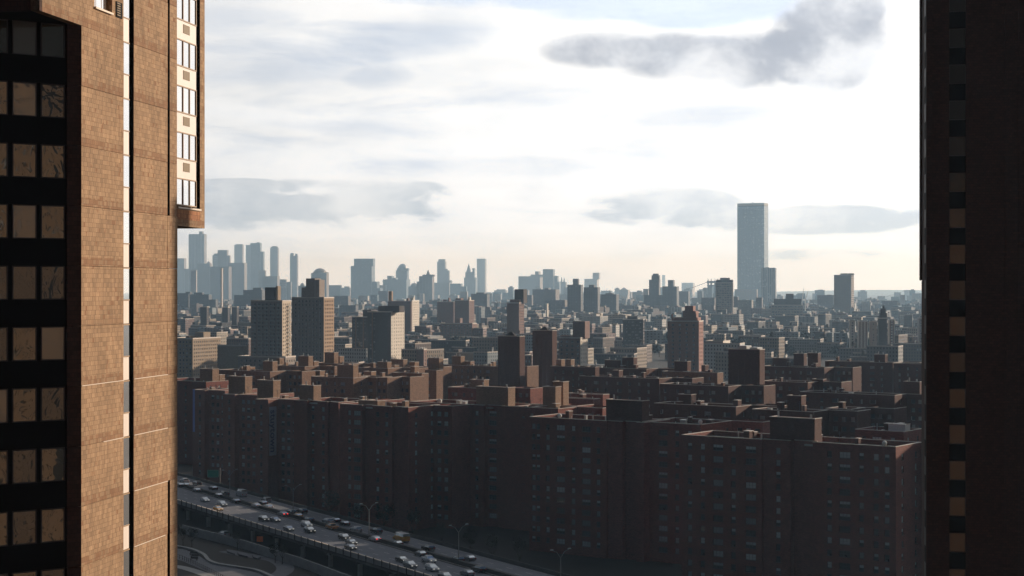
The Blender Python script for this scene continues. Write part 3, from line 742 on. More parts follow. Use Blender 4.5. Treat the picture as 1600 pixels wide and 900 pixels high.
# second and third rows
rows_b = [
 (422,581,340,24,'brown brick block below the low yellow brick slab at the left', ((411,426,565,5,6),(386,391,574,9,3))),
 (476,573,420,24,'brown brick block right below the tall balcony tower', ((466,482,557,5,6),(487,491,565,9,3),(432,437,560,9,3))),
 (552,591,486,22,'brown brick block with a tall dark bulkhead left of the sunlit wedge', ((527,552,571,0.4,8),(493,500,580,6,4))),
 (545,569,486,24,'brown brick block at the foot of the tall beige tower', ((507,522,551,5,7),(527,531,557,9,3))),
 (588,590,553,10,'brown brick block with a wedge of sun on its end wall', ((568,580,581,10,6),)),
 (606,576,560,24,'brown brick block below the dark tower with beige end wall', ((590,605,566,4,6),(612,617,571,12,3))),
 (640,574,606,24,'brown brick block with two sunlit penthouses right of the beige end wall', ((610,630,562,4,6),(640,648,566,10,3))),
 (659,584,612,4.5,'brown brick block with a tall sunlit end wall, left one of the pair', ((641,648,573,6,5),)),
 (682,579,664,4.5,'brown brick block with a tall sunlit end wall, right one of the pair', ((669,686,560,5,8),)),
 (778,573,693,24,'wide dark brick block right of the pair of sunlit end walls', ((706,720,557,5,7),(725,735,565,8,6))),
 (770,608,700,14,'brown brick block with a small sunlit penthouse just above the flat topped penthouse', ((735,756,594,4,5),)),
 (872,639,800,16,'low brown roof edge behind the long middle slab', ((848,868,605,9,7),(864,880,597,14,7))),
 (1010,577,860,22,'brown brick block at the foot of the two dark square towers', ((869,877,562,6,5),(884,892,562,6,5),(945,964,563,4,6),(972,990,559,8,7))),
 (1030,592,905,24,'wide brick block with rows of small windows behind the middle penthouse', ((914,930,574,4,7),(958,967,579,4,6))),
 (927,624,872,4,'brown brick block whose narrow sunlit end stands left of the dark penthouse', ()),
 (942,617,884,4,'brown brick block whose narrow sunlit end touches the dark penthouse', ()),
 (1121,583,1034,5,'brown brick block with a bright yellow end wall beside the dark square tower', ((1054,1074,565,4,7),(1096,1102,571,8,4))),
 (1138,604,1031,22,'brown brick block in front of the yellow end wall', ()),
 (1150,636,1022,18,'brown brick block joined to the foot of the dark reddish square tower', ((1060,1080,617,8,6),)),
 (1288,575,1188,26,'brown brick block right of the dark square tower with two penthouses', ((1207,1228,560,4,7),(1240,1256,553,12,7),(1262,1278,552,12,7))),
 (1395,567,1289,24,'long flat brick block at the back right with one penthouse', ((1366,1383,554,4,7),)),
 (1480,570,1396,24,'long flat brick block half hidden by the brown right tower', ()),
 (1262,598,1188,24,'brown brick block in the middle of the right hand rows', ((1269,1286,593,9,7),)),
 (1398,618,1250,22,'wide brick block at the right with a row of pale windows under its coping', ((1412,1437,597,14,8),)),
 (1271,644,1175,17,'brown brick block just behind the nearest slab, penthouse with a pale cap', ((1230,1252,619,7,6),)),
 (1330,640,1290,14,'narrow brick wing between the two right hand slabs', ()),
]
for (pc, py, pl, D, lab, pent) in rows_b:
    D = min(D, 10)
    E(pc, py, pl, D, lab, pent=pent, brick='shade_dark_brick' if (pc > 990 and D > 6) else BR if py > 600 else 'red_brick_b', rows_n=6, wing=None if D < 6 else (D, 9.0))  # right-hand blocks get the brick with shade in its colour
E(1412, 675, 1336, 13, 'small brick block with a white walled bulkhead beside the brown right tower', z=35.5, near=True, cols=[(1350,n_),(1370,w_),(1395,n_)],
  pent=((1388,1414,664,5,4,'white_paint'),))
# tall unseen blocks, added to shade the right end of the estate
def shade_block(X, Y, w, d, h, label, th=TE, mat='red_brick', name='apartment_block', cat='building', group=None):  # unseen helper, put up for the shadow it casts
    o = thing(name, label, cat, (X, Y, G), -th, group)
    b = MB(); cols = [(u, u+1.3) for u in [2+3.6*i for i in range(int((w-4)/3.6))]]
    rows = [(1.0+2.8*j, 2.4+2.8*j) for j in range(int((h-2)/2.8))]
    b.facade((-w,0),(1,0),(0,-1), w, 0, h, cols, rows, 0.2, 0, 1)
    b.box(-w, 0, 0.25, d, 0, h-0.01)
    b.build('wall', [M[mat], M['glass_half']], o)
    b = MB(); b.box(-w-0.1, 0.1, -0.1, 0.4, h, h+0.3); b.build('coping', M['coping'], o)
    return o
shade_block(178, 520, 30, 26, 92, 'unseen tall brick block added for shade behind the brown right tower, nearer one')
shade_block(208, 640, 30, 26, 92, 'unseen tall brick block added for shade behind the brown right tower, farther one')
shade_block(167, 440, 26, 18, 60, 'unseen tall block added for shade right of the brown right tower, outside the picture')

# three dark square towers with low pyramid caps inside the estate
def cap_tower(px0, pxc, px1, pyt, Y, label, capped=True):
    C = root_at(pxc, Y); L = s_at(C, px0); z = H-(pyt-450)*Y/F; h = z-G
    a = (px1-800)/F
    D = max(4.0, (a*C[1]-C[0])/(se-a*ce))
    o = thing('tower_block', label, 'building', (C[0], C[1], G), -TE, 'dark square brick towers in the estate')
    b = MB(); b.box(-L, 0, 0, D, 0, h); b.build('wall', M['shade_dark_brick'], o)
    b = MB()
    for k in range(5):
        x = -L*(k+0.5)/5; b.box(x-0.35, x+0.35, -0.12, 0.0, h*0.35, h-4.5-(k % 2)*0.0)
    b.build('brick_rib', M['shade_dark_brick'], o)
    b = MB(); b.box(-L-0.15, 0.15, -0.15, 0.35, h, h+0.35); b.box(-0.3, 0.15, 0.36, D, h+0.002, h+0.352); b.build('coping', M['coping'], o)
    if capped:
        b = MB(); b.prism([(-L*0.75,D*0.2),(-L*0.25,D*0.2),(-L*0.25,D*0.8),(-L*0.75,D*0.8)], h, h+2.0, 0, [(-L*0.54,D*0.45),(-L*0.46,D*0.45),(-L*0.46,D*0.55),(-L*0.54,D*0.55)])
        b.build('pyramid_cap', M['roof'], o)
    else:
        b = MB(); b.box(-L*0.75, -L*0.5, 2, 6, h, h+1.4); b.box(-L*0.4, -L*0.15, 2, 6, h, h+0.9); b.build('roof_vent', M['metal_pale'], o)
    return o
cap_tower(778, 812, 815, 526, 770, 'dark square brick tower, left of the pair with pyramid caps')
cap_tower(832, 863, 868, 517, 850, 'dark square brick tower, right of the pair with pyramid caps')
cap_tower(1138, 1187, 1189, 547, 640, 'dark reddish square tower standing alone at the right of the estate', False)

# banners
def text_mesh(body, size):
    cu = bpy.data.curves.new('lettering', 'FONT'); cu.body = body; cu.size = size; cu.align_x = 'CENTER'; cu.align_y = 'CENTER'; cu.extrude = 0.02
    cu.offset = 0.05
    ob = bpy.data.objects.new('lettering_source', cu); COL.objects.link(ob)
    dg = bpy.context.evaluated_depsgraph_get(); me = bpy.data.meshes.new_from_object(ob.evaluated_get(dg))
    bpy.data.objects.remove(ob); me.name = 'lettering'; return me
o8 = e8[0]; C8 = e8[1]; h8 = e8[4]
Y8 = C8[1]
def y_end(C, px):   # distance along the end wall for a pixel column
    a = (px-800)/F; return (a*C[1]-C[0])/(se-a*ce)
ya, yb = y_end(C8, 420.5), y_end(C8, 431.5)
zt = H-(635-450)*(Y8+3)/F-G; zb = H-(711-450)*(Y8+3)/F-G
bn = MB(); bn.box(0.03, 0.12, ya, yb, zb, zt)
ban = bn.build('banner', M['banner'], None, (C8[0], C8[1], G), -TE)
tag(ban, 'long grey banner with blue lettering hung down the side of a brick wing', 'banner')
tm = text_mesh('stuytown', 4.9)
tm.materials.append(M['ink'])
tx = bpy.data.objects.new('lettering', tm); COL.objects.link(tx); tx.parent = ban
# reads downwards: text x -> -z, text up -> +y of the block, facing +x
mt = Matrix(((0,0,1,0.15),(0,1,0,(ya+yb)/2),(-1,0,0,(zt+zb)/2),(0,0,0,1)))
tx.matrix_local = mt
wtx = max(v.co.x for v in tm.vertices)-min(v.co.x for v in tm.vertices)
sc = (zt-zb)*0.86/wtx
for v in tm.vertices: v.co.x *= sc; v.co.y *= min(1.25, sc)
C10 = e10[1]
bn = MB(); x0 = -s_at(C10, 301.5); x1 = -s_at(C10, 304.6)
bn.box(x0, x1, -0.12, -0.03, H-(676-450)*C10[1]/F-G, H-(609-450)*C10[1]/F-G)
b2 = bn.build('banner', M['banner_blue'], None, (C10[0], C10[1], G), -TE)
tag(b2, 'thin pale blue banner seen nearly edge on near the sunlit tower', 'banner')

# ------------------------------------------------------------------ middle distance towers with sunlit right walls
def facade_cells(L, pitch, ww, m=1.2):
    n = max(1, int((L-2*m+pitch-ww)/pitch)); off = (L-(n-1)*pitch-ww)/2
    return [(off+i*pitch, off+i*pitch+ww) for i in range(n)]
def mid_tower(px0, pxc, px1, pyt, Y, label, th=R(14), wall='tan_wall', fp=2.8, tops=(), pitch=3.3, ww=1.5, wh=1.4, ends=True, fronts=True,
              balc=0, bands=False, group=None, cat='building', name='apartment_tower', stripes=0, base=G, endpitch=None, sunlit_endwall=None):
    if Y > 1900:
        k_ = (1900+(Y-1900)*3.4)/Y; Y *= k_; fp *= k_; pitch *= k_; ww *= k_; wh *= k_
        if endpitch: endpitch *= k_
    C = root_at(pxc, Y); c, s = math.cos(th), math.sin(th)
    L = s_at(C, px0, 0, th); a = (px1-800)/F
    den = s-a*c
    D = (a*C[1]-C[0])/den if px1 > pxc and den > 0.02 else 16.0
    D = min(max(D, 6.0), 70.0)
    h = H-(pyt-450)*Y/F - base
    o = thing(name, label, cat, (C[0], C[1], base), -th, group)
    rows = [(h-1.6-i*fp-wh, h-1.6-i*fp) for i in range(int((h-4)/fp))]
    b = MB()
    b.facade((-L,0),(1,0),(0,-1), L, 0, h, facade_cells(L, pitch, ww) if fronts else [], rows, 0.3, 0, 1)
    b.facade((0,0),(0,1),(1,0), D, 0, h, facade_cells(D, endpitch or pitch, ww) if ends else [], rows, 0.3, 3, 1)
    b.face([(-L,0,0),(-L,D,0),(-L,D,h),(-L,0,h)]); b.face([(-L,D,0),(0,D,0),(0,D,h),(-L,D,h)])
    b.face([(-L,0,h-0.02),(0,0,h-0.02),(0,D,h-0.02),(-L,D,h-0.02)], 2)
    b.build('wall', [M[wall], M['varied_windows'], M['roof'], M[sunlit_endwall or wall]], o)  # end paler than front: sunlight put into the wall colour
    b = MB(); b.box(-L-0.1, 0.15, -0.15, 0.3, h, h+0.9); b.box(-0.3, 0.15, 0.31, D+0.1, h+0.002, h+0.902); b.box(-L-0.1, -L+0.3, 0.31, D+0.1, h+0.002, h+0.902)
    b.build('parapet', M['coping' if wall not in ('white_wall',) else 'white_paint'], o)
    if balc:
        for q in range(balc):
            x = -L*(q+0.5)/balc
            b = MB()
            for (za, zb) in rows: b.box(x-1.6, x+1.6, -1.3, -0.01, za-0.9, za-0.75); b.box(x-1.6, x+1.6, -1.3, -1.22, za-0.75, za+0.2)
            b.build('balcony_stack', M['concrete'], o)
        b = MB()
        for (za, zb) in rows: b.box(0.01, 1.3, D*0.55, D*0.8, za-0.9, za-0.75); b.box(1.22, 1.3, D*0.55, D*0.8, za-0.75, za+0.2)
        b.build('balcony_stack', M['concrete'], o)
    if stripes:
        for q in range(stripes):
            x = -L*(q+0.5)/stripes; b = MB(); b.box(x-0.5, x+0.5, -0.5, -0.01, 0, h-0.5); b.build('brick_pier', M['red_brick_b'], o)
    for tp in tops:
        a0, a1, pt = tp[:3]; y0 = tp[3] if len(tp) > 3 else D*0.25; dd = tp[4] if len(tp) > 4 else D*0.5
        xa, xb = -s_at(C, a0, y0, th), -s_at(C, a1, y0, th)
        Yp = C[1] - xb*s + y0*c
        zt = H-(pt-450)*Yp/F-base
        q = MB(); q.box(xa, xb, y0, y0+dd, h-0.1, zt); q.build('bulkhead', M[tp[5] if len(tp) > 5 else wall], o)
    return o, C, L, D, h
M['sunlit_cream_wall'] = brick_mat('sunlit_cream_brick', (0.62,0.50,0.37), (0.55,0.44,0.33), (0.5,0.45,0.4), 0.6, 0.2, 0.02, bump=0.1, var=0.1)  # end of the balcony tower, sunshine included in the colour
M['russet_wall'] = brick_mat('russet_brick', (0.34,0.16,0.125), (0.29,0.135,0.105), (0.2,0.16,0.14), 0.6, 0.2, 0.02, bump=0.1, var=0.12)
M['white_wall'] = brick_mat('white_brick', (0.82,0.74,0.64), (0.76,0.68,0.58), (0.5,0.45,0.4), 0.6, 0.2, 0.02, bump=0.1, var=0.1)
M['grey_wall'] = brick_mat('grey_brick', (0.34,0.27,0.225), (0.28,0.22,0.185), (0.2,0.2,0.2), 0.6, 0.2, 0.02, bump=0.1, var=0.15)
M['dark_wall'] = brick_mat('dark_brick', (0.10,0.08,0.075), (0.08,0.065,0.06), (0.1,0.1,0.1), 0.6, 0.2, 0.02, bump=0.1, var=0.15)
M['beige_wall'] = brick_mat('beige_brick', (0.34,0.25,0.17), (0.29,0.21,0.145), (0.3,0.25,0.2), 0.6, 0.2, 0.02, bump=0.1, var=0.12)
M['mauve_wall'] = brick_mat('faded_red_brick', (0.25,0.15,0.125), (0.21,0.12,0.10), (0.2,0.16,0.14), 0.6, 0.2, 0.02, bump=0.1, var=0.12)
mid_tower(262, 301, 345, 530, 1330, 'low yellow brick slab with many small windows beside the tan tower', th=R(22), wall='beige_wall', pitch=3.0, ww=1.4, tops=((290,296,525),(305,318,519,20,10)), endpitch=3.0)
mid_tower(392, 441, 455, 471, 1300, 'tall dark brick tower with balcony stacks and a pale sunlit right wall', wall='grey_wall', sunlit_endwall='sunlit_cream_wall', balc=5, tops=((414,429,449,6,8,'dark_wall'),(431,434,447,6,5,'beige_wall')), th=R(20))
mid_tower(456, 506, 522, 466, 1280, 'tall beige brick tower with a sunlit right wall and a narrow bulkhead', wall='grey_wall', sunlit_endwall='tan_wall', tops=((471,478,449,8,8),(478,492,435,8,10,'grey_wall'),(492,499,437,8.5,9)), th=R(20), fronts=True, pitch=2.9, ww=1.2)
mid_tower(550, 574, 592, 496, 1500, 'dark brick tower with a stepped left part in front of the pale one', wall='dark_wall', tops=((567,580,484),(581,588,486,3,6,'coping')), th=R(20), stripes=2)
mid_tower(590, 611, 632, 488, 1430, 'dark brick tower with a white sunlit right wall and a flat black bulkhead', wall='dark_wall', tops=((591,624,478,3,9,'dark_wall'),), th=R(24), pitch=4.0, ww=1.2, fronts=False, sunlit_endwall='white_wall')  # dark front and white end paint shade and sun
mid_tower(574, 590, 591, 488, 1440, 'narrow dark brick tower joined to the white walled one', wall='dark_wall', th=R(20), stripes=1)
mid_tower(606, 642, 655, 471, 2000, 'slab tower with bright cream right wall behind the white walled one', wall='mauve_wall', tops=((607,612,455,3,4,'tan_wall'),(635,638,466,3,4),(642,646,465,3,4,'white_wall')), th=R(20), fronts=False)
mid_tower(643, 644, 655, 470, 1995, 'bright cream end wing of the slab tower', wall='white_wall', th=R(20), fronts=False, pitch=3.6, ww=1.4)
mid_tower(683, 709, 711, 472, 2100, 'faded red slab block, left half of the pair above the lower brick block', wall='mauve_wall', tops=((692,697,468),(700,702,465,4,5)), th=R(20), fronts=False)
mid_tower(710, 733, 741, 470, 2080, 'faded red slab block, right half of the pair, with yellow sunlit edge', wall='mauve_wall', tops=((712,720,466),(731,734,464,4,5,'white_wall')), th=R(22), fronts=False)
mid_tower(688, 738, 745, 506, 1950, 'lower brick block with window rows in front of the faded red slabs', wall='mauve_wall', tops=((711,719,497),), th=R(18))
mid_tower(792, 811, 819, 474, 1750, 'faded red brick tower with a sunlit edge and a boxy black rooftop plant', wall='mauve_wall', tops=((797,812,468),(804,818,452,8,10,'dark_wall')), th=R(22), fronts=False)
mid_tower(873, 907, 918, 529, 1180, 'brown brick block with a pale yellow sunlit end, below its tall bulkhead', wall='mauve_wall', sunlit_endwall='white_wall', tops=((895,914,502,5,9),(875,892,524,4,6)), th=R(24), pitch=4.0)
o_, C_, L_, D_, h_ = mid_tower(1043, 1092, 1099, 503, 1230, 'stepped reddish brick tower with a rounded crown left of the glass tower', wall='russet_wall', th=R(16), pitch=5.0, ww=1.5,
  tops=((1052,1090,496,2,14),(1067,1087,486,3,12),(1070,1083,478,4,10),(1049,1051,491,1,2),(1084,1088,490,1.0,2)))
mid_tower(1118, 1145, 1146, 442, 2300, 'pale banded apartment tower left of the tall glass tower', wall='grey_wall', th=R(10), fp=3.0, pitch=3.4, ww=2.4, tops=((1119,1145,437,2,20,'dark_wall'),(1125,1140,434,4,10,'dark_wall')))
mid_tower(1303, 1330, 1339, 430, 2450, 'tall grey tower with a fine window grid, alone at the right', wall='grey_wall', th=R(16), fp=3.0, pitch=3.2, ww=1.8, tops=((1313,1324,427,4,12),(1325,1334,427,4,12)))
mid_tower(1205, 1255, 1257, 477, 2250, 'wide banded office block right of the slim dark tower', wall='grey_wall', th=R(8), fp=3.4, pitch=4.0, ww=3.3, wh=1.7, tops=((1209,1252,467,10,20,'dark_wall'),(1228,1240,459,12,10,'dark_wall')))
mid_tower(973, 1005, 1007, 500, 1750, 'dark block with a lit window grid right of the centre', wall='dark_wall', th=R(8), fp=3.2, pitch=3.6, ww=2.6, tops=((980,996,494),), name='office_block')
mid_tower(1328, 1336, 1338, 501, 1750, 'small white block with dark window stripes at the right, left of its twin', wall='white_wall', th=R(8))
mid_tower(1341, 1356, 1358, 502, 1760, 'small white block with vertical stripes, second from the left at the right', wall='white_wall', th=R(8), stripes=3, fronts=False)
mid_tower(1359, 1370, 1372, 503, 1800, 'pale plain block left of the church tower', wall='grey_wall', th=R(8))
mid_tower(1389, 1398, 1400, 500, 1780, 'small striped white block right of the church tower', wall='white_wall', th=R(8), stripes=2)
mid_tower(1373, 1386, 1388, 498, 1600, 'dark church tower with a small dome near the brown right tower', wall='dark_wall', th=R(8), fronts=False, name='church_tower',
   tops=((1374,1386,489,2,6),(1376,1384,482,2.5,5),(1379,1382,477,3,3)))
mid_tower(1102, 1130, 1141, 534, 1480, 'pale mauve block with a sunlit yellow end beside the reddish stepped tower', wall='grey_wall', sunlit_endwall='white_wall', th=R(22))
mid_tower(340, 380, 388, 541, 1290, 'blank dark block with pale wall between the yellow slab and the balcony tower', wall='beige_wall', th=R(20), fronts=False, ends=False)
mid_tower(372, 446, 462, 559, 1120, 'long low grey brick block at the foot of the balcony tower', wall='grey_wall', th=R(20))
mid_tower(716, 770, 772, 552, 1500, 'long low beige building right of the small red one', wall='beige_wall', th=R(8), fronts=False)
mid_tower(651, 662, 667, 547, 1300, 'small deep red building above the sunlit end walls', wall='mauve_wall', th=R(20), fronts=False)
mid_tower(313, 323, 325, 480, 2050, 'slim dark slab with one sunlit edge, first of three beyond the yellow slab', wall='dark_wall', th=R(20), fronts=False)
mid_tower(347, 356, 358, 481, 2080, 'slim dark slab with one sunlit edge, second of three beyond the yellow slab', wall='dark_wall', th=R(20), fronts=False)
mid_tower(362, 370, 372, 480, 2060, 'slim dark slab with one sunlit edge, third of three beyond the yellow slab', wall='dark_wall', th=R(20), fronts=False)
mid_tower(853, 855, 856, 475, 2300, 'very slim slab edge catching the sun above the right cap tower', wall='white_wall', th=R(24), fronts=False, ends=False)
mid_tower(1436, 1452, 1460, 498, 1900, 'pale building half hidden by the brown right tower', wall='grey_wall', th=R(8))

# ------------------------------------------------------------------ far skyline
FM = {
 'stone': facade_mat('far_stone_facade', (0.20,0.17,0.15), (0.04,0.045,0.05), 3.0, 3.4),
 'brown': facade_mat('far_brown_facade', (0.11,0.08,0.07), (0.03,0.03,0.035), 3.2, 3.3),
 'blue': facade_mat('far_glass_facade', (0.10,0.13,0.16), (0.05,0.08,0.11), 2.2, 3.6, 0.8, 0.8, rough=0.5, spark=0.05),
 'rib': facade_mat('far_ribbed_facade', (0.26,0.23,0.21), (0.06,0.065,0.075), 6.0, 3.6, 0.55, 0.6, ribs=True),
 'pale': facade_mat('far_pale_facade', (0.42,0.37,0.32), (0.08,0.08,0.09), 3.6, 3.4),
 'dark': facade_mat('far_dark_facade', (0.055,0.05,0.055), (0.02,0.02,0.025), 3.6, 3.4, spark=0.05),
}
def far_tower(px0, px1, py, Y, mat, label, tops=(), th=R(12), side=0.14, cat='skyscraper', name=None, extra=None, base=G):
    Y = Y*1.62 if Y < 3000 else 4860 + (Y-3000)*3.2
    sp = max(1.0, (px1-px0)*side); pxc = px1-sp
    C = root_at(pxc, Y); c, s = math.cos(th), math.sin(th); L = s_at(C, px0, 0, th)
    a = (px1-800)/F; den = s-a*c
    D = (a*C[1]-C[0])/den if den > 0.02 else L*0.6
    D = min(max(D, L*0.35, 8), L*1.3+10)
    h = H-(py-450)*Y/F-base
    o = thing(name or ('skyscraper' if h > 90 else 'distant_building'), label, cat if h > 90 else 'building', (C[0], C[1], base), -th)
    b = MB(); b.box(-L, 0, 0, D, 0, h); b.build('shaft', FM[mat], o)
    b = MB(); b.box(-L-0.3, 0.3, -0.3, 0.5, h, h+1.6); b.box(-0.5, 0.3, 0.51, D, h+.002, h+1.602); b.build('parapet', FM[mat], o)
    for tp in tops:
        kind = tp[0]
        if kind == 'box':
            a0, a1, pt = tp[1:4]; y0 = D*(0.15 if len(tp) < 5 else tp[4])
            xa, xb = -s_at(C, a0, y0, th), -s_at(C, a1, y0, th); Yp = C[1]-xb*s+y0*c
            zt = H-(pt-450)*Yp/F-base; q = MB(); q.box(xa, xb, y0, y0+max(4, D*0.6), h-0.5 if zt > h else 0, zt)
            q.build('setback' if xb-xa > 12 else 'bulkhead', FM[mat], o)
        elif kind in ('dome', 'pyramid', 'spire'):
            a0, a1, pb, pt = tp[1:5]; y0 = D*0.5
            xa, xb = -s_at(C, a0, y0, th), -s_at(C, a1, y0, th); xc = (xa+xb)/2; r = (xb-xa)/2
            Yp = C[1]-xc*s+y0*c; zb = H-(pb-450)*Yp/F-base; zt = H-(pt-450)*Yp/F-base
            q = MB(); n = 12 if kind == 'dome' else 4; rot = 0 if n == 12 else math.pi/4
            K = 5 if kind == 'dome' else 1
            for i in range(K):
                f0, f1 = i/K, (i+1)/K
                if kind == 'dome': r0, r1 = r*math.cos(f0*math.pi/2), r*math.cos(f1*math.pi/2); z0, z1 = zb+(zt-zb)*math.sin(f0*math.pi/2), zb+(zt-zb)*math.sin(f1*math.pi/2)
                else: r0, r1, z0, z1 = r*1.3, r*0.05, zb, zt
                P = lambda rr: [(xc+rr*math.cos(rot+2*math.pi*k/n), y0+rr*math.sin(rot+2*math.pi*k/n)) for k in range(n)]
                q.prism(P(r0), z0, z1, 0, P(max(r1, 0.05)))
            q.build(kind, FM[mat], o)
        elif kind == 'mast':
            a0, pb, pt = tp[1:4]; y0 = D*0.5; xa = -s_at(C, a0, y0, th); Yp = C[1]-xa*s+y0*c
            q = MB(); q.tube((xa,y0,H-(pb-450)*Yp/F-base),(xa,y0,H-(pt-450)*Yp/F-base), 1.2, 5, 0.5); q.build('mast', FM[mat], o)
        elif kind == 'bands':
            a0, a1, pa, pb, nb = tp[1:6]; xa, xb = -s_at(C, a0, 0, th), -s_at(C, a1, 0, th)
            q = MB()
            for i in range(nb):
                zz = H-(pa+(pb-pa)*i/nb-450)*C[1]/F-base; q.box(xa, xb, -0.6, -0.01, zz-1.6, zz)
            q.build('floor_bands', M['white_paint'], o)
        elif kind == 'ribs':
            nr = tp[1]; q = MB()
            for i in range(nr+1):
                x = -L+L*i/nr; q.box(x-0.8, x+0.8, -1.2, -0.01, 0, h-0.3)
            q.build('facade_ribs', FM['pale' if len(tp) < 3 else tp[2]], o)
        elif kind == 'flare':
            a0, a1, pt = tp[1:4]; y0 = D*0.1
            xa, xb = -s_at(C, a0, y0, th), -s_at(C, a1, y0, th); zt = H-(pt-450)*C[1]/F-base
            q = MB(); q.box(xa, xb, y0, D*0.9, 0, zt); q.build('lower_wing', FM[mat], o)
    return o
T = far_tower
T(268,291,404,5300,'stone','pale blue tower partly hidden behind the tan tower',(('flare',285,298,420),))
T(295,323,366,5000,'rib','tall ribbed tower with a notch on its roof, first right of the tan tower',(('box',311,316,361.5),('ribs',5)))
T(298,308,423,3600,'pale','slim pale slab standing before the tall ribbed tower',())
T(308,331,412,4700,'brown','broad block with a small peak beside the tall ribbed tower',(('spire',323,329,412,408),))
T(332,344,399,4900,'stone','tower with white floor bands on its upper left side',(('bands',334,341,401,418,6),('box',334,343,396)))
T(340,357,391,4700,'stone','flat topped tower right of the one with white bands',(('box',355,359,399,0.0),))
T(344.5,347.5,420,2400,'pale','very slim pale chimney stack rising before the left skyline',(),cat='chimney',name='chimney_stack')
T(328,362,417,4300,'brown','low broad block in front of the flat topped tower')
T(356,386,411,4500,'stone','broad hazy block between the flat topped tower and the stepped pair')
T(366,381,383,5600,'stone','pale slab with a thin roof cap left of the stepped pair',(('box',368,379,381.5),))
T(384,392,383,5400,'blue','narrow left part of the stepped pair of blue towers')
T(391,409,380,5000,'blue','tallest of the stepped blue towers with a small roof block',(('box',401,405,378.5),('flare',405,411.5,393)))
T(404,416,423,4500,'stone','low shoulder block right of the stepped blue towers')
T(410,437,432,4200,'stone','low broad block at the foot of the round topped slim tower')
T(422,436,388,5300,'stone','slim tower with a rounded ragged top',(('box',423,434,386),('box',425,432,384.5)))
T(436,449,437,4300,'pale','small building with white horizontal stripes left of the slim dark tower',(('bands',438,447,439,452,5),))
T(453,466,400,5000,'brown','slim blue grey tower with two roof knobs',(('box',453.5,458,395.5),('box',461,464,396.5)))
T(446,456,441,4300,'stone','low block left of the slim tower with two roof knobs')
T(466,486,447,3900,'stone','low hazy block between slim tower and domed block',(('dome',469,476,447,442),))
T(486,514,427,4000,'stone','broad block with a rounded crown left of centre',(('dome',490,510,427,419),('box',489,511,425)))
T(513,534,446,4300,'brown','low block right of the broad block with a rounded crown')
T(532,549,450,4500,'stone','low hazy block left of the wide flared tower',(('box',538,545,447.5),))
T(548,586,416,4300,'blue','wide tower with a lighter set back crown and flared base',(('box',553,583,404),('flare',552,589,440),('flare',556,594,450)))
T(592,604,446,4500,'stone','low block right of the flared tower')
T(598,641,437,4500,'blue','stepped block left of the round topped tower',(('box',605,612,431),('box',613,618,434)))
T(618.5,639,423,4700,'blue','tower with a smooth round top',(('dome',621,637,423,412),('box',620,638,419)))
T(638,656,448,4300,'brown','block with a small dome and finial',(('dome',641,653,448,442),('mast',647,443,439)))
T(655,678.5,432,3900,'brown','stepped dark tower with a small green pyramid spire',(('box',660,678,429),('spire',666,672,430,421),('ribs',4,'brown'),('flare',651,660,440)))
T(683,697.5,409,5200,'stone','tall slim tower with a square crown at the centre of the skyline',(('box',685,695,405),))
T(694,703,423,5100,'stone','shoulder tower right of the tall slim one',(('box',695,699,420),('flare',696,705.5,438)))
T(678,706,442,4700,'stone','low broad base block under the tall slim tower')
T(703,723,443.5,4600,'blue','low flat block left of the pyramid spire tower')
T(725,746,434,4900,'blue','tower with a steep pyramid spire beside the plain tall slab',(('box',727,740,425),('spire',729,736,425,412),('box',738,741,419)))
T(720,730,448,4300,'blue','small block in front of the pyramid spire tower')
T(745,760,404.5,5700,'stone','plain tall slab right of the pyramid spire tower',(('mast',752,404,402),))
T(760,768,457,5400,'pale','low pale block right of the plain tall slab')
T(736,765,460,2700,'dark','dark broad block below the plain tall slab',(('box',744,756,457),))
T(772,793,454,4900,'stone','hazy block with a rounded roof left of the black rooftop plant',(('box',776,789,452),))
T(795,804,454,4700,'stone','narrow hazy block just left of the black rooftop plant')
T(810,849,432,4700,'stone','broad hazy block with a chimney like tower on its roof',(('box',829,849,429),('box',836,841.5,424)))
T(848,867,421,4500,'blue','hazy block with a sloping stepped top',(('flare',866,871,431),('flare',868,874,440)))
T(832,874,453,3000,'brown','wide dark block in front of the hazy sloping one',(('box',851,857,450),))
T(818,833,462,2900,'brown','low dark block right of the faded red tower')
T(872,886,441,5000,'stone','hazy block with twin spires',(('spire',876,879,441,432),('spire',880,883,441,433)))
T(886.5,911,446,2300,'dark','dark blocky tower with a square chimney house, left of its twin',(('box',895,903,435.5),))
T(913,936,436,5200,'pale','pale hazy tower with a taller right part',(('box',926,936,426,0.0),))
T(912,937.5,450,2250,'dark','dark blocky tower with horizontal bands, right twin',(('box',920,928,445),))
T(938,967,461,2400,'dark','dark lower block with a chimney right of the twins',(('box',946,957,458),('mast',953,458,453)))
T(966,984,453,4600,'pale','pale block with a pitched roof between dark blocks',(('pyramid',969,981,453,449),))
T(988,1007,457,3800,'stone','hazy block with a small roof block right of the pitched roof',(('box',995,1002,454),))
T(966,1000,478,2600,'brown','low dark block in front of the pitched roof block')
T(1005,1014,452,3400,'stone','small shoulder block left of the ziggurat tower')
T(1014,1032,438,2700,'dark','dark ziggurat tower with a stepped crown',(('box',1018,1030,430),('box',1020,1028,427.5),('flare',1006,1014,461),('flare',1030,1036,461)))
T(1034.5,1040,430,8000,'pale','very faint distant spire tower behind the ziggurat tower',())
T(1035,1061,448.5,2650,'dark','dark cross shaped tower with a square bulkhead',(('box',1043.5,1052,437.5),))
T(1061,1078,456,3200,'dark','low dark block right of the cross shaped tower')
T(1065,1086,442,6200,'pale','pale hazy office block left of the bridge',())
T(1080,1102,466,3400,'stone','low hazy block below the bridge cable')
T(1098,1113,450,3900,'stone','hazy block standing against the bridge tower')
T(1096,1120,466,2600,'brown','low brown block left of the pale banded tower')
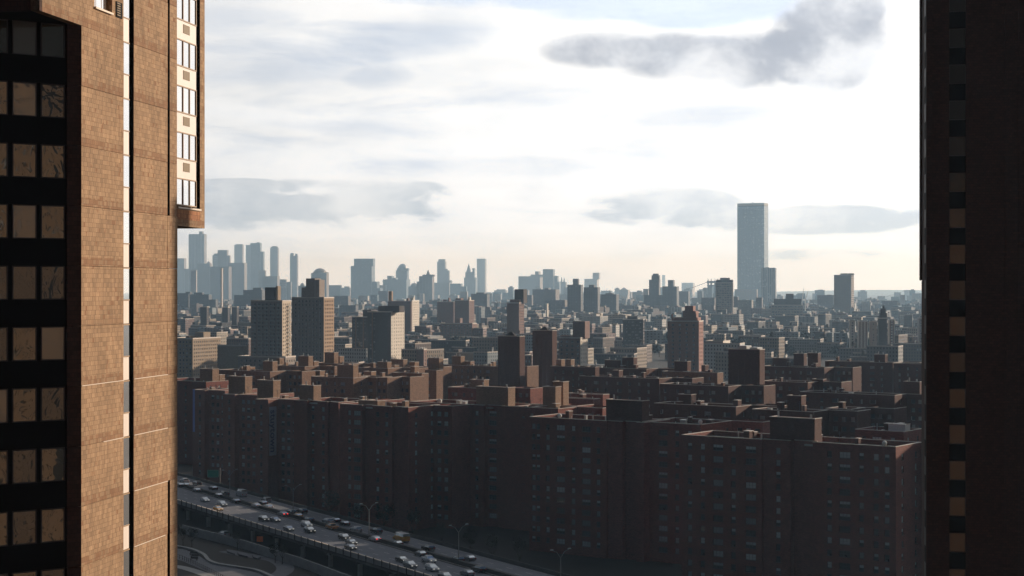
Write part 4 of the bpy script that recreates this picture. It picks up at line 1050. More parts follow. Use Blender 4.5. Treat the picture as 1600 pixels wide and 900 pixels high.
T(1190,1215,419,3300,'rib','slim dark ribbed tower right of the tall glass tower',(('box',1196,1201,417.5),('ribs',5,'stone'),('flare',1189,1216,466)))
T(1181,1192,466,2500,'brown','low dark block below the glass tower, left of the slim ribbed one')
T(1146,1154,465,2500,'brown','narrow brown block with a sunlit edge left of the glass tower')
T(1153,1178,470,2400,'stone','plain hazy block before the base of the glass tower')
T(1265,1279,469,3300,'stone','low pale block left of the dark cube block')
T(1277,1307,462,2800,'brown','dark cube block left of the tall grey grid tower',(('box',1292,1299,460.5),))
T(1340,1350,477,2900,'stone','low hazy block under the bridge cable')
T(1347,1362,474,2700,'pale','pale block with a water tank, between bridge cable and church tower',(('box',1357,1359,469.5),))
T(1362,1374,483,2300,'pale','low pale block right of the water tank block')
T(1378,1406,471,2700,'brown','flat roofed block behind the church tower',(('box',1385,1399,469.5),))
T(1392,1416,481,2300,'stone','hazy block under the stone bridge tower')
T(1425,1442,459,3600,'stone','hazy block at the edge of the brown right tower')
T(1404,1428,490,2100,'stone','broad low block near the brown right tower')
# dark nearer rows on the left
T(262,300,459,2700,'dark','dark ragged block row at the far left, nearest the tan tower',(('box',290,297,456),))
T(296,331,461,2650,'dark','dark ragged block row right of the first one',(('box',303,316,457),('flare',325,337,468)))
T(366,384,462,2700,'dark','dark block left of the balcony tower, lower part',())
T(380,414,454,2600,'dark','dark block directly behind the balcony tower',(('box',395,408,449.5),))
T(520,548,463,2900,'brown','dark low block right of the beige tower')
T(530,560,478,2300,'dark','dark low block left of the white walled tower')
T(655,690,482,2700,'brown','dark low block between cream wing and faded red slabs')
T(745,772,486,2300,'dark','dark low block right of the faded red slabs',())
T(818,850,486,2500,'brown','dark low block right of the faded red tower, lower one')
T(850,888,470,2500,'brown','dark middle block left of the dark twins')
T(1100,1118,478,2300,'brown','low block at the foot of the pale banded tower, left side')
T(1140,1182,492,2100,'stone','low long block with a pale roof line under the glass tower')
T(1258,1306,484,2400,'brown','low block below the dark cube block')
T(1180,1206,495,2050,'dark','low dark block left of the banded office block')
T(1285,1326,497,2050,'mau' if False else 'brown','low reddish block before the grid tower')
# filler rows of hazy city blocks, still single buildings
frr = random.Random(21)
words1 = ['hazy','dim','faint','blue grey']; words2 = ['slab block','flat roofed block','stepped block','narrow block']
marks = [(300,'the tall ribbed tower'),(400,'the stepped blue towers'),(460,'the slim two knob tower'),(568,'the wide flared tower'),(630,'the round topped tower'),
 (690,'the tall slim centre tower'),(752,'the plain tall slab'),(808,'the black rooftop plant'),(858,'the hazy sloping block'),(900,'the dark twin towers'),(952,'the dark chimney block'),
 (1024,'the ziggurat tower'),(1076,'the stepped reddish tower'),(1112,'the bridge tower'),(1132,'the pale banded tower'),(1175,'the tall glass tower'),(1203,'the slim ribbed tower'),(1240,'the banded office block'),
 (1292,'the dark cube block'),(1320,'the grey grid tower'),(1381,'the church tower'),(1420,'the stone bridge tower')]
def near_mark(px):
    d = min(marks, key=lambda m: abs(m[0]-px)); k = px-d[0]
    return ('left of ' if k < -6 else 'right of ' if k > 6 else 'in front of ') + d[1]
used = {}
px = 276.0
while px < 1436:
    w = frr.uniform(8, 24); Y = frr.uniform(3000, 5200); py = frr.uniform(468, 484) + (0 if px < 1200 else 4)
    for _ in range(40):
        lab = '%s %s low on the skyline %s' % (frr.choice(words1), frr.choice(words2), near_mark(px+w/2))
        if lab not in used: break
    used[lab] = 1
    T(px, px+w, py, Y, frr.choice(['stone','brown','blue','stone']), lab, (('box', px+w*0.3, px+w*0.6, py-frr.uniform(0.6,2)),) if frr.random() < 0.5 else ())
    px += w*frr.uniform(0.6, 1.0)

px = 560.0
while px < 1436:
    w = frr.uniform(7, 18); Y = frr.uniform(3200, 4800); py = frr.uniform(455, 466) + (3 if px > 1200 else 0)
    for _ in range(60):
        lab = '%s %s of the farthest row %s' % (frr.choice(words1+['pale','misty']), frr.choice(words2+['tower block','low tower']), near_mark(px+w/2))
        if lab not in used: break
    used[lab] = 1
    T(px, px+w, py, Y, frr.choice(['stone','brown','blue','pale']), lab, (('box', px+w*0.3, px+w*0.6, py-frr.uniform(0.6,2)),) if frr.random() < 0.5 else ())
    px += w*frr.uniform(0.9, 1.7)

px = 770.0
while px < 1436:
    w = frr.uniform(8, 20); Y = frr.uniform(3600, 5000); py = frr.uniform(447, 459) + (6 if px > 1210 else 0)
    for _ in range(80):
        lab = '%s %s rising over the far rows %s' % (frr.choice(words1+['pale','misty']), frr.choice(words2+['tower block','low tower','plain tower']), near_mark(px+w/2))
        if lab not in used: break
    used[lab] = 1
    T(px, px+w, py, Y, frr.choice(['stone','blue','pale','stone']), lab, (('box', px+w*0.25, px+w*0.7, py-frr.uniform(1,3)),) if frr.random() < 0.6 else (('mast', px+w*0.5, py, py-frr.uniform(2,4)),))
    px += w*frr.uniform(1.1, 2.3)

# ------------------------------------------------------------------ the tall glass tower
def glass_tower():
    Y = 7600.0; px0, pxc, px1 = 1152, 1194, 1200.5
    C = root_at(pxc, Y); th = R(30); c, s = math.cos(th), math.sin(th); L = s_at(C, px0, 0, th); h = H-(317-450)*Y/F-G
    a = (px1-800)/F; D = (a*C[1]-C[0])/(s-a*c)
    o = thing('glass_tower', 'very tall pale blue glass tower with a dark notch near its top right', 'skyscraper', (C[0], C[1], G), -th)
    m, t, b = new_mat('blue_curtain_glass')
    v, X, Yy, Z = wallvec(t); ss = t.m('ADD', X, Yy)
    wn = t.node('ShaderNodeTexWhiteNoise'); t.put(wn.inputs['Vector'], t.comb(t.m('FLOOR', t.m('DIVIDE', ss, 3.0)), t.m('FLOOR', t.m('DIVIDE', Z, 3.4)), 0.0))
    col = t.mix(wn.outputs['Value'], (0.15,0.21,0.27), (0.22,0.28,0.34))
    col = t.mix(t.m('GREATER_THAN', wn.outputs['Value'], 0.96), col, (0.62,0.64,0.62))
    col = t.mix(t.m('LESS_THAN', t.m('FRACT', t.m('DIVIDE', ss, 6.0)), 0.12), col, (0.10,0.14,0.19))
    t.put(b.inputs['Base Color'], col); b.inputs['Roughness'].default_value = 0.35
    q = MB(); q.box(-L, 0, 0, D, 0, h-14); q.build('glass_shaft', m, o)
    q = MB(); q.box(-L+0.4, -0.4, 0.4, D, h-14, h-11); q.box(-L*0.25, -0.3, 0.3, 8, h-24, h-13.9); q.build('mechanical_floor', FM['dark'], o)
    q = MB(); q.box(-L, 0, 0, D, h-11, h); q.build('crown', FM['pale'], o)
    q = MB()
    for k in range(1, 24): q.box(-L-0.2, 0.2, -0.35, -0.01, (h-14)*k/24, (h-14)*k/24+0.5); q.box(0.01, 0.35, 0, D, (h-14)*k/24, (h-14)*k/24+0.5)
    for k in range(1, 9): q.box(-L*k/9-0.4, -L*k/9+0.4, -0.6, -0.36, 0, h-14)
    q.build('facade_fin', FM['blue'], o)
    q = MB(); q.box(-L-0.3, 0.3, -0.5, -0.01, h-1.5, h+0.6); q.build('parapet', M['white_paint'], o)
    q = MB(); q.tube((-L*0.5,D*0.5,h),(-L*0.5,D*0.5,h+5),1.2,6); q.box(-L*0.5-3,-L*0.5+2,D*0.5-1,D*0.5+1,h+5,h+7); q.build('roof_crane', FM['dark'], o)
    # construction podium
    C2 = root_at(1183, 7300); L2 = s_at(C2, 1150, 0, th)
    p = thing('podium_building', 'unfinished concrete building with orange netting at the foot of the glass tower', 'building', (C2[0], C2[1], G), -R(14))
    z2 = H-(452-450)*7300/F-G
    q = MB()
    for k in range(int(z2/3.6)):
        z0 = z2-3.6*(k+1); q.box(-L2, 0, 0, 30, z0, z0+0.5, 0); q.box(-L2+1, -1, 1, 29, z0+0.5, z0+3.6, 1)
        for j in range(9): q.box(-L2+j*L2/9, -L2+j*L2/9+0.7, 0.2, 1.0, z0+0.5, z0+3.6, 0)
    q.build('floors', [M['concrete'], M['tan_wall']], p)
glass_tower()

# ------------------------------------------------------------------ bridges
def bridge_steel():
    Y = 7000.0
    def P(px, py, yy=Y): return ((px-800)/F*yy, yy, H-(py-450)*yy/F)
    o = thing('bridge_tower', 'steel suspension bridge tower with four finials and an arched opening', 'bridge', (P(1112,450)[0], Y, G), 0)
    ox = P(1112,450)[0]
    def lx(px): return P(px,450)[0]-ox
    def lz(py): return P(0,py)[2]-G
    b = MB()
    for (a, c) in ((1105.2,1107.6),(1110.0,1112.4),(1116.0,1118.4),(1120.5,1122.5)): b.box(lx(a), lx(c), -4, 4, 0, lz(439))
    b.build('tower_leg', FM['dark'], o)
    b = MB(); b.box(lx(1104.6), lx(1122.8), -4.5, 4.5, lz(442.5), lz(439)); b.box(lx(1105), lx(1122.6), -4, 4, lz(447), lz(445)); b.box(lx(1107.6), lx(1110), -3, 3, 0, lz(445))
    b.box(lx(1118.4), lx(1120.5), -3, 3, 0, lz(445)); b.build('portal_beam', FM['dark'], o)
    b = MB()
    for p in (1106.3,1111.2,1117.2,1121.6):
        x = lx(p); b.prism([(x-2,-2),(x+2,-2),(x+2,2),(x-2,2)], lz(439), lz(434.5), 0, [(x-.3,-.3),(x+.3,-.3),(x+.3,.3),(x-.3,.3)])
    b.build('finial', FM['dark'], o)
    b = MB(); n = 24
    x0, x1 = lx(1106), lx(1006)
    for i in range(n):
        f0, f1 = i/n, (i+1)/n
        zz = lambda f: lz(440) + (lz(466)-lz(440))*(1-(1-f)**2)
        b.tube((x0+(x1-x0)*f0, f0*500, zz(f0)), (x0+(x1-x0)*f1, f1*500, zz(f1)), 1.0, 4)
        if i: b.tube((x0+(x1-x0)*f0, f0*500, zz(f0)), (x0+(x1-x0)*f0, f0*500, lz(468)), 0.25, 3)
    b.box(x1, x0, 250, 256, lz(470), lz(468.5))
    b.build('main_cable', FM['dark'], o)
def bridge_stone():
    Y = 11000.0
    o = thing('bridge_tower', 'pale stone suspension bridge tower with a long cable sweeping down to the left', 'bridge', ((1420-800)/F*Y, Y, G), 0)
    def lx(px): return (px-1420)/F*Y
    def lz(py): return H-(py-450)*Y/F-G
    b = MB(); b.box(lx(1413), lx(1417), -8, 8, 0, lz(455)); b.box(lx(1419), lx(1422), -8, 8, 0, lz(455)); b.box(lx(1424), lx(1428), -8, 8, 0, lz(455))
    b.box(lx(1417), lx(1424), -7, 7, lz(463), lz(455)); b.build('stone_pier', FM['pale'], o)
    b = MB(); b.box(lx(1412.5), lx(1428.5), -9, 9, lz(455), lz(453)); b.build('cornice', FM['pale'], o)
    b = MB(); n = 24
    for i in range(n):
        f0, f1 = i/n, (i+1)/n
        zz = lambda f: lz(455) + (lz(474)-lz(455))*(1-(1-f)**1.6)
        b.tube((lx(1413)+(lx(1322)-lx(1413))*f0, 0, zz(f0)), (lx(1413)+(lx(1322)-lx(1413))*f1, 0, zz(f1)), 1.3, 4)
    for i in range(6):
        f0, f1 = i/6, (i+1)/6
        b.tube((lx(1428)+60*f0, 0, lz(455)-18*f0), (lx(1428)+60*f1, 0, lz(455)-18*f1), 1.3, 4)
    b.build('main_cable', FM['stone'], o)
bridge_steel(); bridge_stone()
for (pa, ya, pb, yb, lab) in ((1253,474,1256,450,'thin tower crane left of the low pale block, upright'),(1258,470,1263,453,'thin tower crane left of the low pale block, leaning')):
    Y = 3600.0; o = thing('tower_crane', lab, 'crane', ((pa-800)/F*Y, Y, G))
    b = MB(); z0 = H-(ya-450)*Y/F-G; z1 = H-(yb-450)*Y/F-G; dx = (pb-pa)/F*Y
    b.tube((0,0,0),(0,0,z0),1.2,4); b.build('mast', M['metal_pale'], o)
    b = MB(); b.tube((0,0,z0),(dx,0,z1),0.9,4,0.5); b.build('jib', M['metal_pale'], o)

# ------------------------------------------------------------------ low-rise quarter between the estate and the skyline
LC = {'cream': (0.322,0.267,0.205), 'white': (0.434,0.422,0.397), 'brown': (0.099,0.062,0.046), 'grey': (0.149,0.143,0.136), 'dark': (0.043,0.040,0.040),
      'red brick': (0.124,0.062,0.050), 'buff': (0.223,0.167,0.118), 'pale blue': (0.186,0.223,0.248)}
LM = {k: facade_mat('lowrise_%s' % k.replace(' ', '_'), v, (0.035,0.037,0.04), 2.6, 3.1, 0.42, 0.5, spark=0.12) for k, v in LC.items()}
lr = random.Random(5)
def low_mesh(b, w, d, h, lr, feat):
    b.box(-w/2, w/2, -d/2, d/2, 0, h, 0)
    b.box(-w/2-0.1, w/2+0.1, -d/2-0.1, -d/2+0.3, h, h+0.8, 1)
    b.box(w/2-0.3, w/2+0.1, -d/2+0.31, d/2, h, h+0.802, 1)
placed = []
def try_place(Y, X, r):
    for (a, c, q) in placed:
        if (a-X)**2 + (c-Y)**2 < (q+r)**2*0.55: return False
    placed.append((X, Y, r)); return True
feats = ['bulkhead','water tank','plain roof','chimney','low shed']
count = 0; tries = 0
seen_labels = {}
while count < 285 and tries < 4000:
    tries += 1
    Y = 1380 + 2300*(lr.random()**1.5); px = lr.uniform(270, 1445); X = (px-800)/F*Y
    w = lr.uniform(9, 30)*(1+Y/9000); d = lr.uniform(10, 26); h = lr.choice((11,14,15,17,18,20,24)) + lr.uniform(-1,2) + (6 if Y > 2600 else 0)
    if not try_place(Y, X, (w+d)/4+3): continue
    colr = lr.choices(list(LC), weights=(5,3,6,5,5,5,4,2))[0]; feat = lr.choice(feats)
    size = 'small' if w < 14 else 'wide' if w > 24 else 'mid sized'
    lab = '%s %s low-rise with %s %s' % (size, colr, {'plain roof':'a plain roof','bulkhead':'a roof bulkhead','water tank':'a water tank','chimney':'a chimney','low shed':'a roof shed'}[feat],
         near_mark(px).replace('in front of','below'))
    o = thing('low_rise_building', lab, 'building', (X, Y, G), -R(lr.choice((14,20,26,34,36))), 'low-rise buildings between the estate and the skyline')
    b = MB(); low_mesh(b, w, d, h, lr, feat); b.build('wall', [LM[colr], M['coping']], o)
    if feat == 'bulkhead' or feat == 'low shed':
        q = MB(); hh = 3.2 if feat == 'bulkhead' else 1.8; x0 = lr.uniform(-w*0.35, 0); q.box(x0, x0+min(6,w*0.4), -2, 4, h, h+hh); q.build(feat.replace(' ', '_').replace('low_shed','roof_shed'), LM[lr.choice(('cream','brown','white','grey'))], o)
    elif feat == 'water tank':
        q = MB(); x0 = lr.uniform(-w*0.3, w*0.3)
        q.tube((x0,0,h+2.2),(x0,0,h+5.4),1.7,8); q.tube((x0,0,h+5.4),(x0,0,h+6.6),1.8,8,0.1)
        for (u, v_) in ((1,1),(1,-1),(-1,1),(-1,-1)): q.tube((x0+u,v_,h),(x0+u,v_,h+2.2),0.15,4)
        q.build('water_tank', M['bark'], o)
    elif feat == 'chimney':
        q = MB(); x0 = lr.uniform(-w*0.4, w*0.4); q.box(x0, x0+1.2, 0, 1.2, h, h+4); q.build('chimney', LM['white' if lr.random() < 0.4 else 'red brick'], o)
    count += 1
# everything smaller behind them that no one could count
b = MB(); keys = list(LC)
for i in range(1500):
    Y = 1900 + 5200*lr.random(); px = lr.uniform(255, 1460); X = (px-800)/F*Y
    w = lr.uniform(10, 34); d = lr.uniform(10, 26); h = lr.uniform(8, 24) + (10*lr.random() if Y > 3500 else 0)
    if any((a-X)**2 + (c-Y)**2 < (q+w*0.5)**2*0.6 for a, c, q in placed): continue
    th = R(lr.choice((14,20,30,36))); cc, ss_ = math.cos(th), -math.sin(th); mi = lr.randrange(len(keys))
    P = [(X+x_*cc-y_*ss_, Y+x_*ss_+y_*cc) for x_, y_ in ((-w/2,-d/2),(w/2,-d/2),(w/2,d/2),(-w/2,d/2))]
    b.prism(P, G, G+h, mi)
    if lr.random() < 0.6:
        P2 = [(X+(x_*0.3)*cc-(y_*0.3)*ss_, Y+(x_*0.3)*ss_+(y_*0.3)*cc) for x_, y_ in ((-w/2,-d/2),(w/2,-d/2),(w/2,d/2),(-w/2,d/2))]
        b.prism(P2, G+h, G+h+lr.uniform(1.5,4.5), lr.randrange(len(keys)))
o = b.build('distant_rooftops', [LM[k] for k in keys], kind='stuff')
tag(o, 'countless small distant rooftops reaching to the foot of the skyline', 'rooftops')

# ------------------------------------------------------------------ trees
def crown_mesh(seed, r, hh, n, size):
    rd = random.Random(seed); b = MB()
    lobes = [(Vector((rd.uniform(-.55,.55)*r, rd.uniform(-.55,.55)*r, rd.uniform(-.3,.5)*hh*0.5)), rd.uniform(.35,.6)) for _ in range(7)]
    for i in range(n):
        c, q = rd.choice(lobes)
        d = Vector((rd.gauss(0,1), rd.gauss(0,1), rd.gauss(0,1))).normalized()*q*r*rd.uniform(0.6,1.05)
        p = c + Vector((d.x, d.y, d.z*0.75*hh/(2*r)+0.0))
        u = Vector((rd.gauss(0,1), rd.gauss(0,1), rd.gauss(0,1))).normalized(); v = u.orthogonal().normalized(); s = size*rd.uniform(0.5,1.2)
        b.face([p-u*s*0.5, p+v*s*0.4, p+u*s*0.5, p-v*s*0.4])
    return b.mesh('crown', M['leaf'])
def trunk_mesh(seed, h, r):
    rd = random.Random(seed); b = MB(); b.tube((0,0,0),(0.15,0.1,h*0.5),r,7,r*0.7)
    for k in range(6):
        an = k*1.05+rd.uniform(-.3,.3); z0 = h*(0.35+0.03*k); b.tube((0.1,0.07,z0),(math.cos(an)*h*0.22, math.sin(an)*h*0.22, z0+h*rd.uniform(.2,.42)), r*0.5, 5, r*0.15)
    return b.mesh('trunk', M['bark'])
CM = [crown_mesh(31+i, 4.2, 9.0, 900, 0.5) for i in range(3)]
TM = [trunk_mesh(41+i, 8.5, 0.26) for i in range(3)]
FCM = [crown_mesh(51+i, 8.0, 12.0, 700, 2.4) for i in range(3)]
def tree(x, y, z, k, sc, label, group, far=False):
    o = thing('tree', label, 'tree', (x, y, z), random.uniform(0,6.28), group); o.scale = (sc, sc, sc)
    c = link('crown', (FCM if far else CM)[k], o, (0,0,8.5 if far else 8.2)); link('trunk', TM[k], o); return o
tr = random.Random(9)
for i, px in enumerate((1150,1163,1176,1190,1204,978,992,1008,1030,1048,1066,845,1225,1250,1345,1362,720,735,640,1290,1310,1410)):
    Y = tr.uniform(1650, 2300); tree((px-800)/F*Y, Y, G, i % 3, tr.uniform(1.0,1.7), 'dark round tree crown %s among the low roofs' % near_mark(px).replace('in front of','below'), 'trees among the low roofs', True)

# ------------------------------------------------------------------ elevated highway
DZ = 8.0
N0 = Vector((-22.3, 402.0)); VD = Vector((-0.515, 0.857)).normalized(); WD = Vector((VD.y, -VD.x))   # along (away), across (to the far side)
def rd(t, w, z=DZ): p = N0 + VD*t + WD*w; return (p.x, p.y, z)
T0, T1 = -120.0, 420.0
WID = 28.5
def ribbon(b, w0, w1, z0, z1, t0=T0, t1=T1, mi=0):
    P = [rd(t0, w0), rd(t0, w1), rd(t1, w1), rd(t1, w0)]; b.prism([(p[0], p[1]) for p in P], z0, z1, mi)
b = MB(); ribbon(b, 0.42, WID-0.42, DZ-0.22, DZ)
rdo = b.build('road', M['asphalt'], kind='structure')
vt = thing('highway_viaduct', 'elevated concrete highway deck on round piers, running down to the lower right', 'viaduct', (N0.x, N0.y, G))
def vbuild(b, name, mat):
    o = b.build(name, M[mat]); o.parent = vt; o.matrix_parent_inverse = Matrix.Translation((-N0.x, -N0.y, -G)); return o
b = MB(); ribbon(b, 0.0, WID, DZ-1.0, DZ-0.24); vbuild(b, 'deck_slab', 'concrete_dark')
for i in range(3):
    b = MB(); ribbon(b, 4+i*9, 5.2+i*9, DZ-2.1, DZ-1.0); vbuild(b, 'girder', 'concrete_dark')
b = MB(); ribbon(b, 0.0, 0.4, DZ-0.235, DZ+0.95); b2_ = b; vbuild(b, 'parapet', 'concrete')
b = MB(); ribbon(b, WID-0.4, WID, DZ-0.235, DZ+0.95); vbuild(b, 'parapet', 'concrete_dark')
b = MB(); ribbon(b, -0.03, 0.43, DZ+0.951, DZ+1.09); vbuild(b, 'rail', 'sill')
b = MB()
t = T0
while t < 260: 
    p = rd(t, -0.1)
    def post(): q = MB(); q.box(-0.12,0.12,-0.12,0.12,-0.5,1.35); return q.mesh('rail_post', M['frame_dark'])
    link('rail_post', shared('post', post), vt, (p[0]-N0.x, p[1]-N0.y, DZ-G)); t += 4.3
b = MB(); ribbon(b, 16.9, 17.9, DZ, DZ+0.85); vbuild(b, 'median_barrier', 'concrete_dark')
t = 16.5
while t < 420:
    for w in (2.0, 13.0, 25.5):
        b = MB(); p = rd(t, w); b.tube((p[0],p[1],G-0.5),(p[0],p[1],DZ-1.6),0.62,10); vbuild(b, 'pier', 'concrete')
    b = MB(); P = [rd(t-0.6, 0.8), rd(t-0.6, 27.5), rd(t+0.6, 27.5), rd(t+0.6, 0.8)]; b.prism([(p[0],p[1]) for p in P], DZ-1.9, DZ-1.01); vbuild(b, 'cross_beam', 'concrete_dark')
    t += 17.3
# painted lines and darker strips along the shoulders
b = MB()
for w in (3.3, 16.2, 18.5, 27.2): 
    P = [rd(T0,w,DZ+0.008), rd(T0,w+0.15,DZ+0.008), rd(T1,w+0.15,DZ+0.008), rd(T1,w,DZ+0.008)]; b.face(P)
for w in (6.6, 9.8, 13.0, 21.4, 24.3):
    t = T0
    while t < 330:
        b.face([rd(t,w,DZ+0.008), rd(t,w+0.14,DZ+0.008), rd(t+3,w+0.14,DZ+0.008), rd(t+3,w,DZ+0.008)]); t += 9
b.build('road_marking', M['line'], kind='structure')
b = MB(); b.face([rd(T0,0.42,DZ+0.004), rd(T0,3.2,DZ+0.004), rd(T1,3.2,DZ+0.004), rd(T1,0.42,DZ+0.004)]); b.face([rd(T0,15.2,DZ+0.004), rd(T0,16.9,DZ+0.004), rd(T1,16.9,DZ+0.004), rd(T1,15.2,DZ+0.004)])
b.face([rd(T0,17.9,DZ+0.004), rd(T0,19.2,DZ+0.004), rd(T1,19.2,DZ+0.004), rd(T1,17.9,DZ+0.004)])
b.build('road_shoulder', M['asphalt_dark'], kind='structure')
# service road under the viaduct and the street behind
b = MB(); P = [rd(T0,-10,G+0.05), rd(T0,30,G+0.05), rd(T1,30,G+0.05), rd(T1,-10,G+0.05)]; b.face(P); b.build('service_road', M['asphalt_dark'], kind='structure')
b = MB(); ribbon(b, 36.0, 44.0, G, G+0.12); b.build('pavement', M['concrete_dark'], kind='structure')

# lamps with two arms on the median
def lamp(px, pyb, label, hh=9.5, zb=DZ+0.8):
    Y = (H-zb)*F/(pyb-450.0)
    # put it on the median line
    a = (px-800)/F; q = N0 + WD*17.4; tt = (q.x - a*q.y)/(a*VD.y - VD.x); p = q + VD*tt
    o = thing('street_lamp', label, 'street lamp', (p.x, p.y, DZ+0.85), math.atan2(WD.y, WD.x), 'double armed lamps on the highway median')
    b = MB(); b.tube((0,0,0),(0,0,hh*0.72),0.15,8,0.10); b.build('pole', M['concrete'], o)
    for s in (-1, 1):
        b = MB(); b.tube((0,0,hh*0.70),(s*1.0,0,hh*0.84),0.07,6); b.tube((s*1.0,0,hh*0.84),(s*2.4,0,hh*0.9),0.06,6); b.build('arm', M['concrete'], o)
        b = MB(); b.prism([(s*2.3-0.45,-0.16),(s*2.3+0.45,-0.16),(s*2.3+0.45,0.16),(s*2.3-0.45,0.16)], hh*0.9-0.02, hh*0.9+0.14, 0, [(s*2.3-0.3,-0.08),(s*2.3+0.3,-0.08),(s*2.3+0.3,0.08),(s*2.3-0.3,0.08)]); b.build('lamp_head', M['metal_pale'], o)
    return o
lamp(359, 782, 'double armed street lamp nearest the green highway sign')
lamp(458, 800, 'double armed street lamp above the yellow taxi in traffic')
lamp(576.6, 838, 'double armed street lamp left of the yellow bus')
lamp(716.6, 868, 'double armed street lamp between the bus and the lower right end of the road')
lamp(876, 915, 'double armed street lamp in front of the long middle slab, its foot below the picture', 9.5)

# green highway sign
p = rd(0,0); Y = 592.0; sx = (333-800)/F*Y; zt = H-(734-450)*Y/F; zb = H-(746-450)*Y/F
o = thing('highway_sign', 'green highway sign on a tall post at the far side of the road', 'road sign', (sx, Y, DZ))
b = MB(); w = 9*Y/F; b.box(-w, w, -0.08, 0.0, zb-DZ, zt-DZ); fc = b.build('sign_panel', M['green_sign'], o)
b = MB()
for (x0,x1,z0,z1) in ((-w+.1,w-.1,zt-DZ-.2,zt-DZ-.12),(-w+.1,w-.1,zb-DZ+.12,zb-DZ+.2),(-w+.1,-w+.18,zb-DZ+.2,zt-DZ-.2),(w-.18,w-.1,zb-DZ+.2,zt-DZ-.2)): b.box(x0,x1,-0.1,-0.081,z0,z1)
b.build('border', M['ink_white'], fc)
b = MB(); b.tube((w+0.35,0.1,-1),(w+0.35,0.1,zt-DZ+0.6),0.16,8); b.box(-w,w+0.35,0.02,0.14,zb-DZ+0.6,zb-DZ+0.75); b.box(-w,w+0.35,0.02,0.14,zt-DZ-0.7,zt-DZ-0.55); b.build('post', M['concrete'], o)
# orange board by the park wall
X, Y = gp(406, 862); zt = H-(838-450)*Y/F-G
o = thing('warning_board', 'small orange warning board on a pole behind the grey park wall', 'road sign', (X, Y, G))
b = MB(); b.prism([(-0.85,-0.06),(0.85,-0.06),(0.85,0.0),(-0.85,0.0)], zt-1.5, zt); b.build('board', M['orange_sign'], o)
b = MB(); b.tube((0,0.06,0),(0,0.06,zt-0.2),0.07,6); b.build('pole', M['frame_dark'], o)

# ------------------------------------------------------------------ park below the highway
ZP = 0
def sheet(name, pts, z, mat, label=None):
    b = MB(); b.face([(*gp(x, y, G), G+z) for x, y in pts]); return b.build(name, M[mat], kind='structure')
sheet('park_ground', [(150,846),(291,836),(380,860),(470,889),(560,925),(700,990),(400,1200),(100,1000)], 0.054, 'park')
def strip(name, line, w, z, h, mat):
    """band of constant real width following picture points laid on the ground"""
    P = [Vector(gp(*q)) for q in line]; b = MB()
    Q = []
    for i in range(len(P)-1):
        for k in range(4): 
            t = k/4; p0 = P[max(i-1,0)]; p1 = P[i]; p2 = P[i+1]; p3 = P[min(i+2,len(P)-1)]
            Q.append(0.5*((2*p1)+(p2-p0)*t+(2*p0-5*p1+4*p2-p3)*t*t+(3*p1-p0-3*p2+p3)*t**3))
    Q.append(P[-1])
    for i in range(len(Q)-1):
        d0 = (Q[min(i+1,len(Q)-1)]-Q[max(i-1,0)]).normalized(); d1 = (Q[min(i+2,len(Q)-1)]-Q[i]).normalized()
        n0 = Vector((-d0.y,d0.x))*w/2; n1 = Vector((-d1.y,d1.x))*w/2
        b.prism([tuple(Q[i]-n0), tuple(Q[i+1]-n1), tuple(Q[i+1]+n1), tuple(Q[i]+n0)], G+z, G+z+h)
    return b.build(name, M[mat], kind='structure')
sheet('paved_terrace', [(262,856),(290,859),(306,866),(322,876),(345,884),(375,889),(405,896),(440,910),(350,912),(322,893),(285,877),(262,870)], 0.062, 'paving')
strip('kerb', [(255,852),(276,855),(300,860),(318,868),(326,877),(342,883),(375,888),(402,893),(425,903),(450,916)], 1.0, 0.05, 0.45, 'concrete')
strip('path', [(352,861),(392,869),(428,875),(444,884),(444,893),(428,903),(410,915)], 4.6, 0.058, 0.02, 'paving')
strip('lower_path', [(250,882),(285,887),(320,898),(360,914),(400,930)], 3.0, 0.058, 0.02, 'concrete')
for q, pts in enumerate(([(354,861),(367,863),(367,868),(355,864)],[(371,865),(387,868),(387,872),(373,869)],[(394,869),(408,873),(402,875),(396,873)])):
    b = MB(); P = [gp(x,y) for x,y in pts]; b.prism(P, G+0.085, G+0.5); o = b.build('stone_bench', M['paving'])
    tag(o, ['pale stone slab bench in the park, left one','pale stone slab bench in the park, middle one','pale stone slab bench in the park, right one'][q], 'bench', 'stone slabs in the park')
# wall
P = [gp(285,833), gp(291,835), gp(380,858), gp(470,887), gp(560,921), gp(640,960)]
wl = thing('park_wall', 'grey concrete wall between the park and the viaduct', 'wall', (*P[1], G))
ox, oy = P[1]
for i in range(len(P)-1):
    a = Vector(P[i]); c_ = Vector(P[i+1]); n = max(1, int((c_-a).length/9.0))
    for k in range(n):
        s0 = a+(c_-a)*(k/n); s1 = a+(c_-a)*((k+1)/n) - (c_-a).normalized()*0.05; nn = Vector((-(c_-a).y, (c_-a).x)).normalized()*0.35
        b = MB(); b.prism([(s0.x-ox,s0.y-oy),(s1.x-ox,s1.y-oy),(s1.x+nn.x-ox,s1.y+nn.y-oy),(s0.x+nn.x-ox,s0.y+nn.y-oy)], 0, 2.45+0.04*(k % 2)); b.build('wall_panel', M['concrete'], wl)
